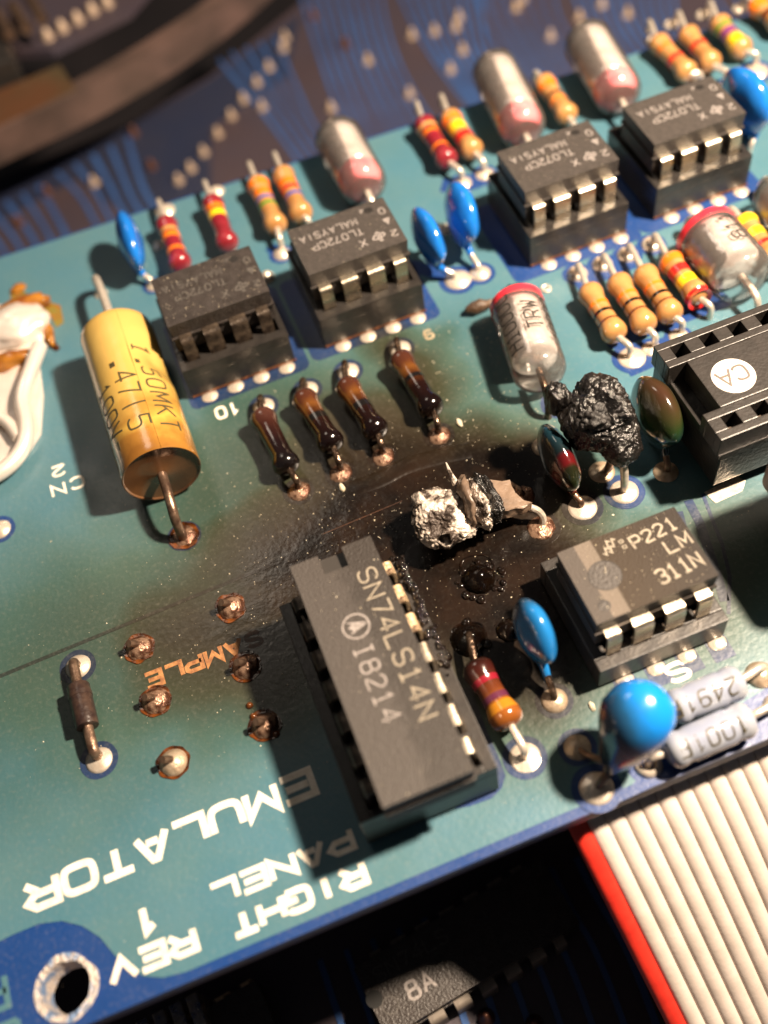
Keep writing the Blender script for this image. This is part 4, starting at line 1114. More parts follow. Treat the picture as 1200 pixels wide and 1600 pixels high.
bm = new_bm(); tube(bm, [(0, -8.0, CZ), (.0, -10.6, CZ+.05), (-.1, -12.0, CZ-.4), (-.25, -12.7, 2.6), (-.27, -13.05, 1.2), (-.27, -13.1, 0)], .42, 12, 2)
obj('lead', bm, M['wire_dark'], t, smooth=True)
bm = new_bm(); tube(bm, [(0, 8.4, CZ), (-.1, 14.5, CZ), (-.3, 17.4, CZ-.3), (-.5, 18.7, 2.0), (-.55, 19.0, 0)], .42, 12, 2)
obj('lead', bm, M['wire'], t, smooth=True)

# ------------------------------------------------------------------ clear polystyrene capacitors
def poly_cap(pb, pf, z, r, label, ends=('clear', 'pink'), core_ends=(1.1, 1.6), text=None, leads=True, group='clear polystyrene capacitors', ring=None, wires=('wire', 'wire')):
    c = ((pb[0]+pf[0])/2, (pb[1]+pf[1])/2)
    rz = math.atan2(pf[1]-pb[1], pf[0]-pb[0])+PI/2
    t = thing('polystyrene_capacitor', label, 'capacitor', (c[0], c[1], 0), rz, group)
    L = math.hypot(pf[0]-pb[0], pf[1]-pb[1])/2
    bm = new_bm()
    lathe(bm, [(0, .4), (.12, r*.5), (.5, r*.84), (1.0, r*.97), (1.5, r), (L, r), (2*L-1.8, r), (2*L-1.1, r*.96), (2*L-.5, r*.8), (2*L-.1, r*.45), (2*L, .35)], (0, L, z), (0, -L, z), 32)
    obj('shell', bm, M['clear'], t, smooth=True, angle=80)
    bm = new_bm()
    k0, k1 = core_ends
    prof = [(k0, .5), (k0+.05, r*.80), (k0+.4, r*.86)]
    for i in range(1, 12): prof.append((k0+.4+(2*L-k0-k1-.8)*i/12, r*(.86+.012*math.sin(i*2.3))))
    prof += [(2*L-k1-.3, r*.86), (2*L-k1, r*.78), (2*L-k1+.02, .4)]
    lathe(bm, prof, (0, L, z), (0, -L, z), 32, wob=.02)
    obj('foil_roll', bm, M['foil'], t, smooth=True, angle=60)
    for side, e in zip((0, 1), ends):
        if e == 'pink':
            s0 = .35 if side == 0 else 2*L-k1+.05
            s1 = k0-.02 if side == 0 else 2*L-.4
            bm = new_bm(); lathe(bm, [(s0, r*.62 if side == 0 else r*.86), ((s0+s1)/2, r*.86), (s1, r*.86 if side == 0 else r*.6)], (0, L, z), (0, -L, z), 28)
            obj('end_seal', bm, M['pink'], t, smooth=True)
        if e == 'ring':
            bm = new_bm(); s0 = .95
            lathe(bm, [(s0, r*.93), (s0+.05, r*1.005), (s0+.7, r*1.02), (s0+.75, r*.95)], (0, L, z), (0, -L, z), 32, caps=False)
            obj('polarity_ring', bm, M['red_ring'], t, smooth=True)
            bm = new_bm(); lathe(bm, [(.4, r*.5), (k0-.05, r*.8)], (0, L, z), (0, -L, z), 28); obj('end_seal', bm, M['pink'], t, smooth=True)
    for (txt, deg, y0, cw, ch, pit) in (text or ()):
        bm = new_bm()
        def place(s, q, h):
            a = math.radians(deg)+q/r          # reads towards the far end, tops towards -x
            return Vector((math.cos(a)*(r+h), y0+s, z+math.sin(a)*(r+h)))
        text_into(bm, txt, place, cw, ch, pit, .15, .012, .22)
        obj('lettering', bm, M['print_black'], t)
    bm = new_bm(); tube(bm, [(0, L-.3, z), (0, L+1.2, z), (0, L+1.9, z*.6), (0, L+2.0, 0)], .32, 9, 2); obj('lead', bm, M[wires[0]], t, smooth=True)
    bm = new_bm(); tube(bm, [(0, -L+1.5, z), (0, -L-1.0, z), (0, -L-1.7, z*.6), (0, -L-1.8, 0)], .32, 9, 2); obj('lead', bm, M[wires[1]], t, smooth=True)
    return t
poly_cap((18.61, 21.29, 2.6), (18.47, 10.69, 2.6), 2.6, 2.55, 'clear capacitor with a pink near end, behind the crisp lettered chip', ('clear', 'pink'), (1.2, 3.0))
poly_cap((37.73, 23.31, 2.6), (36.00, 10.73, 2.6), 2.6, 2.55, 'clear capacitor with a pinkish near end behind the third chip of the far row', ('clear', 'pink'), (1.2, 3.0))
poly_cap((48.55, 22.83, 2.6), (46.92, 10.82, 2.6), 2.6, 2.6, 'clear capacitor with glaring highlights and pink end, farthest along the back edge', ('clear', 'pink'), (1.2, 2.8))
poly_cap((25.56, -8.97, 2.7), (23.63, -19.37, 2.7), 2.7, 2.45, 'clear capacitor lettered H10000 TRW with a red ring, touching the black charcoal lump', ('ring', 'clear'), (1.7, 2.6),
         text=(('Hj0000', 116, -2.7, .85, 1.5, 1.12), ('TRW', 60, -1.0, .85, 1.45, 1.18), ('j0000', 12, -2.0, .8, 1.3, 1.05)), wires=('wire_burnt', 'wire_burnt'), group='')
poly_cap((44.60, -8.75, 2.7), (44.65, -17.56, 2.7), 2.7, 2.9, 'big glaring clear capacitor with a red ring, just behind the black plug', ('ring', 'clear'), (1.7, 2.4),
         text=(('8jj', 62, -1.0, .9, 1.4, 1.2),), group='')
poly_cap((53.27, -7.31, 2.7), (52.69, -13.81, 2.7), 2.7, 2.7, 'clear capacitor mostly cut off by the picture edge', ('clear', 'clear'), (1.2, 1.6), group='')

# brown spindle of charred solder on the far lead of the H10000 capacitor
t = thing('charred_spindle', 'small brown spindle shaped crumb of charred varnish behind the red ringed clear capacitor', 'debris', ((22.92, -6.92, 0.6)[0], (22.92, -6.92, 0.6)[1], .7), .05)
bm = new_bm(); lathe(bm, [(0, .0), (.4, .3), (1.1, .62), (1.8, .66), (2.4, .45), (3.0, .28), (3.6, .25)], (-1.6, 0, 0), (2, -.25, 0), 14, wob=.3)
dirty_bm(bm, .12)
M['charbrown'] = mat('charred_brown', lin(.05, .028, .016), .45, 0, color2=lin(.10, .06, .035), scale=12, bump=.8, bscale=25)
obj('crumb', bm, M['charbrown'], t, smooth=True)

# ------------------------------------------------------------------ dipped disc capacitors, standing on two leads
def disc_cap(c, label, ry=2.6, rz_=2.5, th=1.05, rot=0.0, lean=0.0, material='disc_blue', la=None, lb=None, wires=('wire', 'wire'), name='disc_capacitor', group=None, tip=0.0, teardrop=.25, zc=4.0):
    t = thing(name, label, 'capacitor', (c[0], c[1], 0), rot, group)
    bm = new_bm()
    bmesh.ops.create_uvsphere(bm, u_segments=36, v_segments=22, radius=1.0)
    for v in bm.verts:
        x, y, z = v.co
        f = 1-teardrop*max(0, -z)                    # narrows towards the leads
        k = math.sqrt(max(0, 1-min(1, (y*y+z*z))))
        v.co = Vector((x*th*(1 if z > 0 else f), y*ry*f, z*rz_*(1+.25*max(0, -z))))
        v.co += Vector((noise.noise(v.co*.5)*.18, noise.noise(v.co*.45+Vector((5, 0, 0)))*.2, 0))
    bmesh.ops.rotate(bm, cent=(0, 0, 0), matrix=Matrix.Rotation(lean, 3, 'Y') @ Matrix.Rotation(tip, 3, 'X'), verts=bm.verts)
    bmesh.ops.translate(bm, vec=(0, 0, zc), verts=bm.verts)
    obj('dipped_body', bm, M[material], t, smooth=True, angle=180)
    inv = Matrix.Rotation(-rot, 3, 'Z')
    for p, s, w in ((la, -1, wires[0]), (lb, 1, wires[1])):
        q = inv @ Vector((p[0]-c[0], p[1]-c[1], 0)) if p else Vector((0, s*2.5, 0))
        top = Vector((math.sin(lean)*-(rz_)*.8, s*ry*.55, zc-rz_*.75))
        # skirt of dip running down the lead
        bm = new_bm(); tube(bm, [top, top.lerp(q, .3)+Vector((0, 0, .2)), top.lerp(q, .55)], .42, 10, 1, r2=.24); obj('dip_skirt', bm, M[material], t, smooth=True)
        bm = new_bm(); tube(bm, [top, top.lerp(q, .5)+Vector((0, 0, .3)), q.lerp(Vector((q.x, q.y, 1)), .9), q], .27, 9, 2)
        obj('lead', bm, M[w], t, smooth=True)
    return t
G2 = 'thin blue disc capacitors of the far row'
disc_cap((-5.5, 14.2), 'thin blue disc capacitor at the far left, beside a crimson resistor and the sooty chip', 3.7, 2.7, 1.2, 0.0, .1, la=(-4.95, 11.08), lb=(-5.6, 16.2), group=G2, zc=3.6)
disc_cap((21.0, .35), 'thin blue disc capacitor touching the crisp lettered chip, left one of a close pair', 3.3, 2.8, 1.2, 0.05, 0, la=(22.51, -2.25), lb=(21.0, 2.6), group=G2, zc=4.0)
disc_cap((25.0, 1.6), 'blue disc capacitor with a fold in its dip, right one of a close pair', 3.4, 3.0, 1.4, -.05, .12, la=(24.93, -2.55), lb=(24.5, 4.0), group=G2, zc=4.1)
disc_cap((56.3, 3.0), 'big bright blue disc capacitor cut by the picture edge beside the farthest chip', 3.6, 3.4, 1.6, .1, -.1, la=(56, .5), lb=(56.2, 5.5), group=G2, zc=4.2)
M['disc_smoky'] = graded_mat('blue_dip_smoked_at_the_tip', [(0, lin(.012, .15, .42)), (.55, lin(.012, .14, .38)), (.8, lin(.012, .05, .10)), (1, lin(.03, .022, .018))], 'Y', (-3, 3), .06, .18, .6, .1, 14)
disc_cap((12.5, -41.3), 'blue disc capacitor with a smoked tip, in the shadow of the LM 311N chip', 2.6, 2.9, 1.25, .05, .05, 'disc_smoky', la=(12.34, -45.03), lb=(12.6, -38.2), wires=('wire_burnt', 'wire_burnt'), zc=4.4)
M['disc_green'] = graded_mat('smoked_green_brown_dip', [(0, lin(.004, .015, .025)), (.35, lin(.006, .035, .045)), (.6, lin(.016, .035, .010)), (.78, lin(.030, .030, .010)), (1, lin(.04, .018, .010))], 'Z', (1.5, 7.5), .16, .16, .6, .15, 10, 5)
disc_cap((29.9, -27.4), 'fat green and brown smoked capacitor leaning beside the black plug', 3.3, 3.1, 1.65, .0, .0, 'disc_green', la=(29.62, -30.52), lb=(30.16, -23.48), wires=('wire_dark', 'wire_dark'), zc=4.2)
M['disc_dark'] = graded_mat('dark_blue_and_red_blistered_dip', [(0, lin(.010, .014, .005)), (.14, lin(.012, .012, .005)), (.19, lin(.08, .005, .006)), (.29, lin(.07, .005, .006)), (.34, lin(.006, .012, .014)), (1, lin(.006, .035, .055))], 'Y', (-3.2, 3.2), .05, .16, .6, .4, 16, 5)
disc_cap((21.1, -27.6), 'dark blue green burnt disc capacitor with a red blister, under the black charcoal lump', 3.2, 2.8, 1.3, .0, -.1, 'disc_dark', la=(21.71, -30.64), lb=(21.75, -23.76), wires=('wire_dark', 'wire_dark'), zc=3.4)
# bright blue bead seen end on
M['bead_blue'] = graded_mat('bright_blue_bead_dip', [(0, lin(.018, .018, .016)), (.18, lin(.016, .022, .028)), (.40, lin(.012, .075, .18)), (.58, lin(.008, .19, .62)), (1, lin(.006, .22, .72))], 'X', (-1.5, 6), .07, .2, .6, .1, 18)  # dark towards -x: soot, plus the unlit side's shade painted in
TIP = Vector((13.1, -51.9, .9)); AX = (Vector((17.0, -49.6, 7.8))-TIP).normalized()
t = thing('bead_capacitor', 'fat bright blue teardrop capacitor overhanging the precision resistors on the front edge', 'capacitor', (TIP.x, TIP.y, 0), 0)
bm = new_bm()
lathe(bm, [(0, .32), (.9, .7), (2.0, 1.25), (3.1, 1.8), (4.2, 2.22), (5.2, 2.48), (6.0, 2.52), (6.8, 2.35), (7.5, 1.9), (8.1, 1.2), (8.35, .6), (8.45, 0)], (0, 0, .9), AX+Vector((0, 0, .9)), 40, wob=.05)
for v in bm.verts: v.co += Vector([noise.noise(v.co*.6+Vector((k_*5.0, 0, 0))) for k_ in range(3)])*.16
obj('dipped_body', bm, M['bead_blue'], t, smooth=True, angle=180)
for q in ((12.19, -52.15), (12.29, -48.93)):
    bm = new_bm(); tube(bm, [AX*1.2+Vector((0, 0, .9)), Vector((q[0]-TIP.x, q[1]-TIP.y, 1.0))*.55+Vector((0, 0, .5)), Vector((q[0]-TIP.x, q[1]-TIP.y, 0))], .28, 9, 2)
    obj('lead', bm, M['wire_dark'], t, smooth=True)

# ------------------------------------------------------------------ burnt lumps
def lump(bm, c, r, sc, amp, freq, seed, sub=5, ridges=True, pits=None):
    tmp = bmesh.new()
    bmesh.ops.create_icosphere(tmp, subdivisions=sub, radius=1.0)
    off = Vector((seed*3.1, seed*1.7, seed*.9))
    for v in tmp.verts:
        n = v.co.normalized()
        d = 1+amp*noise.noise(n*freq+off)+amp*.5*noise.noise(n*freq*2.3+off)
        if ridges: d += amp*.30*abs(noise.noise(n*freq*5+off))+amp*.16*noise.noise(n*freq*11+off)
        if pits:
            vd = noise.voronoi(n*pits[0]+off)[0]
            d -= pits[1]*max(0.0, 1-vd[0]*2.2)-pits[1]*.6*min(1.0, (vd[1]-vd[0])*1.2)
        v.co = Vector((n.x*sc[0], n.y*sc[1], n.z*sc[2]))*r*d+Vector(c)
    me = bpy.data.meshes.new('tmp'); tmp.to_mesh(me); tmp.free(); bm.from_mesh(me); bpy.data.meshes.remove(me)

t = thing('charcoal_lump', 'glossy black charcoal lump, the remains of a capacitor, leaning on the clear lettered capacitor', 'burnt capacitor', (24.6, -27.0, 0), 0)
bm = new_bm()
lump(bm, (.1, .1, 6.6), 2.95, (.93, 1.08, .95), .32, .95, 2.2, 6, pits=(4.2, .07))
for v in bm.verts:      # a sunken face and a spike, as it shrank
    d = (v.co-Vector((-.6, -1.6, 9.2))).length
    if d < 1.9: v.co += Vector((0, .25, -.8))*(1-d/1.9)
obj('charred_body', bm, M['char'], t, smooth=True, angle=180)
bm = new_bm(); lump(bm, (-.9, -.9, 7.9), 1.25, (1.15, .95, .7), .4, 1.6, 5.1, 5); obj('matt_core', bm, M['char_matt'], t, smooth=True, angle=180)
bm = new_bm(); lump(bm, (-2.4, 2.2, 7.4), 1.25, (.7, 1.0, 1.3), .35, 1.1, 8.3, 5); obj('charred_horn', bm, M['char'], t, smooth=True, angle=180)
bm = new_bm(); lump(bm, (.9, -2.4, 5.2), 1.7, (.9, 1.1, 1.1), .3, 1.0, 4.3, 5); obj('charred_foot', bm, M['char'], t, smooth=True, angle=180)
bm = new_bm(); tube(bm, [(.9, -3.0, 4.2), (.9, -3.6, 2.4), (.85, -3.85, 1.2), (.97, -3.72, 0)], .34, 10, 2); obj('lead', bm, M['wire'], t, smooth=True)
bm = new_bm(); tube(bm, [(.5, -2.2, 4.2), (.3, -2.2, 2.0), (.5, -1.3, 0)], .34, 10, 2); obj('lead', bm, M['wire_dark'], t, smooth=True)

t = thing('ash_lump', 'silvery and black lump of ash lying over on its leads behind the long chip', 'burnt capacitor', (12.2, -28.4, 0), 0)
bm = new_bm(); lump(bm, (-1.6, .1, 2.8), 2.4, (1.0, 1.1, .62), .26, 1.2, 1.3, 6, pits=(4.5, .13)); obj('ash_crust', bm, M['ash'], t, smooth=True, angle=180)
bm = new_bm(); lump(bm, (-2.9, 1.7, 3.9), .7, (1, 1, 1), .3, 1.8, 1.9, 3); obj('ash_knob', bm, M['ash'], t, smooth=True, angle=180)
bm = new_bm()
lathe(bm, [(0, 1.5), (.3, 2.2), (.6, 2.45), (.75, 2.0), (.8, .4)], (-.1, .0, 3.1), (1.4, -.2, 3.0), 30, wob=.18)
dirty_bm(bm, .35); obj('resin_flange', bm, M['ash_brown'], t, smooth=True, angle=180)
random.seed(33)
for k in range(16):      # curled flakes of ash standing out of the crust
    a = random.uniform(.6, 5.6); cx, cy = -1.6+2.2*math.cos(a), .1+2.3*math.sin(a)
    bm = new_bm(); n_ = 6; r_ = random.uniform(.3, .75)
    ring = [(r_*math.cos(6.283*i/n_)*random.uniform(.5, 1.2), r_*math.sin(6.283*i/n_)*random.uniform(.5, 1.2)) for i in range(n_)]
    slab(bm, ring, 0, .07); bmesh.ops.subdivide_edges(bm, edges=bm.edges[:], cuts=1)
    for v in bm.verts: v.co.z += .35*noise.noise(v.co*1.8+Vector((k*3.1, 0, 0)))*r_*2
    bmesh.ops.rotate(bm, cent=(0, 0, 0), matrix=Matrix.Rotation(random.uniform(-1, 1), 3, 'X') @ Matrix.Rotation(random.uniform(-1, 1), 3, 'Y'), verts=bm.verts)
    bmesh.ops.translate(bm, vec=(cx, cy, random.uniform(1.9, 3.9)), verts=bm.verts)
    obj('ash_flake', bm, M['ash'], t)
bm = new_bm(); tube(bm, [(.3, 1.9, 3.8), (.1, 2.6, 4.6), (.05, 3.1, 5.4)], .34, 8, 1, r2=.05); obj('torn_tip', bm, M['ash'], t, smooth=True)
bm = new_bm(); lump(bm, (1.25, -.3, 3.1), 1.75, (.55, 1.15, .95), .25, 1.6, 3.3, 6, pits=(6.5, .16)); obj('pitted_disc', bm, M['ash'], t, smooth=True, angle=180)
bm = new_bm(); lump(bm, (2.1, .0, 3.2), 1.9, (.5, 1.15, .9), .28, 1.4, 6.1, 6, pits=(5, .14)); obj('charred_disc', bm, M['char'], t, smooth=True, angle=180)
bm = new_bm()   # tapering resin tail, flattened
pts = [(2.2, 1.9), (3.6, 1.35), (4.7, 1.1), (4.55, .5), (4.5, -.2), (4.9, -1.0), (5.4, -1.5), (4.5, -1.75), (3.3, -1.7), (2.4, -1.6)]
slab(bm, pts, 2.2, 3.3); bmesh.ops.subdivide_edges(bm, edges=bm.edges[:], cuts=2, use_grid_fill=True)
for v in bm.verts: v.co.z += -.28*(v.co.x-2.2)
dirty_bm(bm, .16)
obj('resin_tail', bm, M['ash_brown'], t, smooth=True, bevel=0, angle=60)
bm = new_bm(); tube(bm, [(4.6, 1.0, 2.2), (5.2, .9, 1.3), (5.6, .8, .4), (5.7, .8, 0)], .28, 9, 2); obj('lead', bm, M['wire_burnt'], t, smooth=True)
bm = new_bm(); tube(bm, [(5.2, -1.6, 2.0), (5.8, -1.9, 1.6), (6.1, -2.4, .8), (5.7, -2.6, 0)], .3, 9, 2); obj('lead', bm, M['wire'], t, smooth=True)

# boiled tar: rings and bubbles frozen on the board
t = thing('boiled_tar', 'glossy black boiled tar with burst bubbles between the long chip and the LM 311N chip', 'tar', (0, 0, 0), 0)
random.seed(11)
def bubble(x, y, z, r, sq=.7):
    bm = new_bm(); bmesh.ops.create_icosphere(bm, subdivisions=3 if r > .5 else 2, radius=r)
    for v in bm.verts:
        v.co.z *= sq; v.co += Vector((1, 1, .3))*noise.noise(v.co*1.4+Vector((x, y, 0)))*.25*r
    obj('tar_bubble', bm, M['tar'], t, smooth=True, loc=(x, y, z), angle=180)
for k in range(80):      # crust along the long chip's far lead row
    y = -31.6-10.5*(k/80)**1.1+random.uniform(-.2, .2)
    bubble(SX+4.75+random.gauss(0, .22), y, 5.0+random.uniform(-.3, .55)*(1-.6*k/80), random.uniform(.14, .42)*(1-.45*k/80), .9)
for cx, cy, n_, rr in (((11.46, -33.35)[0], (11.46, -33.35)[1], 34, 1.7), ((8.54, -37.91)[0], (8.54, -37.91)[1], 24, 1.4), ((11.90, -38.51)[0], (11.90, -38.51)[1], 12, 1.2)):
    for k in range(n_):
        a = random.uniform(0, 6.28); d = rr*math.sqrt(random.random())*1.15
        bubble(cx+d*math.cos(a), cy+d*math.sin(a), random.uniform(-.02, .12), random.choice((.07, .1, .14, .2, .3, .4)), .75)
for p in ((11.62, -32.33), (8.65, -37.66)):
    bm = new_bm(); pts = [(p[0]+(1.3+.12*math.sin(a*1.1))*math.cos(a/20*6.283), p[1]+(1.3+.1*math.cos(a*.8))*math.sin(a/20*6.283), .06) for a in range(21)]
    tube(bm, pts, .1, 7, 1); obj('burst_bubble_rim', bm, M['tar'], t, smooth=True)
# frozen ridge of lifted lacquer behind the ash lump
bm = new_bm()
tube(bm, [(4.43, -20.69, -0.1), (7.31, -20.95, 0), (9.89, -20.44, 0.05), (13.30, -20.88, 0.05), (15.77, -21.41, -0.1)], .9, 16, 3)
for v in bm.verts: v.co.z = v.co.z*.16+.01
obj('blister_ridge', bm, M['teal'], t, smooth=True)

# ------------------------------------------------------------------ black plug
PX0, PY0, PY1, PZ = 31.2, -34.1, -23.7, 8.0
t = thing('ribbon_plug', 'black plastic ribbon cable plug with square holes and a round white A-C mark', 'plug', (PX0, PY0, 0), 0)
PW = PY1-PY0; PL = 26
bm = new_bm()
box(bm, .35, PL, 0, PW, 1.6, 5.9)                                     # lower shell
obj('lower_shell', bm, M['socket'], t, bevel=.1)
bm = new_bm()
# upper cover: two rails with holes, centre web set back from the end
box(bm, 1.55, PL, 2.75, PW-2.6, 5.9, PZ)
hole_w, hx0 = 1.25, 1.7
for (ya, yb) in ((0, 2.72), (PW-2.57, PW)):
    ym = (ya+yb)/2
    box(bm, 0, PL, ya, ym-.62, 5.9, PZ); box(bm, 0, PL, ym+.62, yb, 5.9, PZ)
    x = 0.0
    for k in range(10):
        xh = hx0+2.54*k
        box(bm, x, xh-.62, ym-.62, ym+.62, 5.9, PZ); x = xh+.62
    box(bm, x, PL, ym-.62, ym+.62, 5.9, PZ)
obj('cover', bm, M['socket_grey'], t, bevel=.07)
for (ya, yb) in ((0, 2.72), (PW-2.57, PW)):
    ym = (ya+yb)/2
    for k in range(10):
        bm = new_bm(); box(bm, -.5, .5, -.16, .16, 0, 1.0)
        obj('contact', bm, M['tin_soot'], t, loc=(hx0+2.54*k+.1, ym-.1, 5.95))
bm = new_bm(); lathe(bm, [(0, 1.72), (.03, 1.7)], (4.0, 5.0, PZ), (4.0, 5.0, 20), 36); obj('round_mark', bm, M['label_white'], t)
M['mark_dark'] = mat('dark_mark_letter', lin(.12, .10, .09), .5)
flat_text('lettering', 'C', 5.15, 5.75, PZ+.03, PI, 1.0, 1.4, 1.2, .2, M['mark_dark'], t)
flat_text('lettering', 'A', 3.95, 5.75, PZ+.03, PI, 1.2, 1.5, 1.2, .2, M['mark_dark'], t)
bm = new_bm(); box(bm, .1, PL, -.12, .02, 5.55, 6.0); obj('parting_lip', bm, M['socket'], t)

# beige strain relief at the edge of the picture
t = thing('strain_relief', 'rounded pinkish beige plastic block cut by the picture edge, beside the black plug', 'plastic block', (0, 0, 0), 0)
bm = new_bm(); slab(bm, rounded(33.2, 50, -46.5, -36.6, 1.2, 8), 5.2, 10.2); obj('block', bm, M['beige'], t, bevel=.35)
bm = new_bm(); box(bm, 35.2, 48, -42.0, -38.2, .05, 5.2); obj('post', bm, M['socket'], t, bevel=.1)

# ------------------------------------------------------------------ tinned lug with amber flux at the left
t = thing('tinned_lug', 'large shiny tinned lug with a bent loop and amber flux at the left edge', 'solder lug', (0, 0, 0), 0)
bm = new_bm(); slab(bm, [(-23.90, 18.55), (-19.09, 14.71), (-16.96, 13.42), (-16.24, 11.23), (-16.53, 9.02), (-17.72, 6.86), (-18.16, 1.79), (-19.26, -2.69), (-21.27, -4.93), (-23.94, -6.39), (-27.55, -6.60)], .05, .55)
obj('flat_tab', bm, M['lug'], t, bevel=.15)
bm = new_bm(); lump(bm, ((-19.15, 11.28)[0], (-19.15, 11.28)[1], .9), 2.6, (1.25, 1.0, .55), .2, 1.4, 3.7, 4); obj('solder_pool', bm, M['lug'], t, smooth=True, angle=180)
bm = new_bm(); tube(bm, [(-17.12, 7.03, 1.4), (-18.75, 3.66, 1.6), (-20.08, 0.99, 1.5), (-20.01, -1.85, 1.4), (-20.62, -4.29, 1.3), (-22.47, -6.06, 1.2), (-25.24, -6.66, 1.2)], .75, 14, 3); obj('bent_wire', bm, M['lug'], t, smooth=True)
bm = new_bm(); tube(bm, [(-23.85, 1.66, 1.4), (-21.81, -0.40, 1.2), (-21.07, -3.20, 1.2)], .6, 12, 2); obj('bent_wire', bm, M['lug'], t, smooth=True)
bm = new_bm(); lump(bm, ((-20.56, 6.93)[0], (-20.56, 6.93)[1], .9), 1.7, (1.6, .5, .5), .35, 1.6, 1.7, 3); obj('flux_bead', bm, M['flux_orange'], t, smooth=True, angle=180)
bm = new_bm(); lump(bm, ((-18.04, 13.78)[0], (-18.04, 13.78)[1], .7), 1.9, (1.6, .45, .6), .35, 1.6, 6.7, 3); obj('flux_bead', bm, M['flux_orange'], t, smooth=True, angle=180)
bm = new_bm(); lump(bm, ((-17.96, 17.30)[0], (-17.96, 17.30)[1], .2), .8, (1, .8, .3), .3, 1.6, 2.7, 3); obj('flux_bead', bm, M['flux_orange'], t, smooth=True, angle=180)
bm = new_bm(); lump(bm, ((-16.20, 9.32)[0], (-16.20, 9.32)[1], .4), 1.0, (.5, 1.6, .5), .3, 1.6, 4.7, 3); obj('flux_bead', bm, M['flux_orange'], t, smooth=True, angle=180)

# ------------------------------------------------------------------ ribbon cable leaving under the front edge
t = thing('ribbon_cable', 'flat pale grey ribbon cable with a red edge wire, leaving under the front board edge', 'ribbon cable', (0, 0, 0), 0)
x0r = 10.5; PR = 1.36
for k in range(32):
    x = x0r+PR*k
    pts = [(x-.2, -46, -2.6), (x-.1, -50, -3.0), (x, -53.5, -4.2), (x+.9, -59, -9.5), (x+2.6, -67, -19.5), (x+4.6, -76, -31)]
    bm = new_bm()
    path = smooth_path(pts, 3)
    rings = []
    nseg = 12
    for i, p in enumerate(path):
        tt = (path[min(i+1, len(path)-1)]-path[max(i-1, 0)]).normalized()
        sd = Vector((1, 0, 0)); sd = (sd-tt*sd.dot(tt)).normalized(); up = sd.cross(tt)
        rings.append([bm.verts.new(p+sd*(math.cos(2*PI*j/nseg)*PR*.56)+up*(math.sin(2*PI*j/nseg)*.50)) for j in range(nseg)])
    for p, q in zip(rings[:-1], rings[1:]):
        for i in range(nseg): bm.faces.new((p[i], p[(i+1) % nseg], q[(i+1) % nseg], q[i]))
    w = obj('wire', bm, M['ribbon_red'] if k == 0 else M['ribbon'], t, smooth=True, angle=180)
    if k == 0: w['label'] = 'red edge wire'

# ================================================================== the lower board and what stands on it
LZ = -29.0
M['black_floor'] = mat('dark_floor_black', lin(.012, .010, .012), .6, color2=lin(.02, .016, .018), scale=.5)
low = thing('lower_circuit_board', 'dark blue board far below, crossed by curved traces and dotted with solder', 'circuit board', (0, 0, 0), 0)
bm = new_bm(); slab(bm, [(-110, -130), (170, -130), (170, 190), (62.10, 117.41, -29), (38.23, 99.30, -29), (14.40, 85.27, -29), (-1.11, 79.95, -29), (-28.82, 77.33, -29), (-110, 45)], LZ-1.6, LZ); obj('board_panel', bm, M['bg_base'], low)
bm = new_bm(); box(bm, -140, 200, -150, 220, -76, -75); o = obj('added_dark_floor', bm, M['black_floor'], None); tag(o, kind='structure')  # added black floor; the cut board edge bares it as a stand-in for shadow
random.seed(5)
def trace(pts, w, z=.12):
    pts = [(p[0], p[1]) for p in smooth_path([(q[0], q[1], 0) for q in pts], 3)]
    L_, R_ = ribbon2d(pts, w)
    bm = new_bm(); n = len(L_)
    T = [bm.verts.new((p.x, p.y, LZ+z)) for p in L_]; Q = [bm.verts.new((p.x, p.y, LZ+z)) for p in R_]
    T0 = [bm.verts.new((p.x, p.y, LZ)) for p in L_]; Q0 = [bm.verts.new((p.x, p.y, LZ)) for p in R_]
    for i in range(n-1):
        bm.faces.new((Q[i], Q[i+1], T[i+1], T[i])); bm.faces.new((T[i], T[i+1], T0[i+1], T0[i])); bm.faces.new((Q0[i], Q0[i+1], Q[i+1], Q[i]))
    obj('copper_trace', bm, M['bg_trace'], low)
# broad dark blue areas (lacquered ground planes)
for pts in (((-30.52, 65.65, -29), (-11.44, 71.15, -29), (-4.12, 54.67, -29), (5.58, 54.02, -29), (10.77, 72.38, -29), (25.54, 78.43, -29), (32.91, 93.94, -29), (14.41, 84.51, -29), (-1.07, 79.21, -29), (-28.72, 76.62, -29)),):
    bm = new_bm(); slab(bm, pts, LZ, LZ+.1); obj('ground_plane', bm, M['bg_plane'], low)
# bundles of curved traces: each runs from a point at the far side to a point under the main board
def bundle(a, b, c, d, n_, w=.58, jitter=.06):
    n_ = max(3, int(n_*.85))
    for i in range(n_):
        f = i/(n_-1) if n_ > 1 else 0
        pts = [tuple(Vector(u).lerp(Vector(v), f))[:2] for u, v in (a, b, c, d)]
        trace(pts, w*random.uniform(.85, 1.1), .12+.004*random.random())
bundle(((36.29, 109.54, -29), (50.34, 103.03, -29)), ((32.52, 85.97, -29), (43.97, 83.15, -29)), ((30.35, 70.13, -29), (41.54, 65.50, -29)), ((28.25, 52.63, -29), (42.13, 46.57, -29)), 11)
bundle(((51.31, 102.41, -29), (67.39, 94.56, -29)), ((48.31, 82.58, -29), (59.01, 78.16, -29)), ((47.46, 69.41, -29), (54.69, 63.33, -29)), ((48.28, 51.28, -29), (55.51, 48.87, -29)), 11)
bundle(((65.50, 95.76, -29), (76.69, 88.68, -29)), ((58.56, 78.43, -29), (69.99, 73.53, -29)), ((57.74, 65.26, -29), (68.46, 64.60, -29)), ((56.96, 49.73, -29), (67.26, 47.25, -29)), 9)
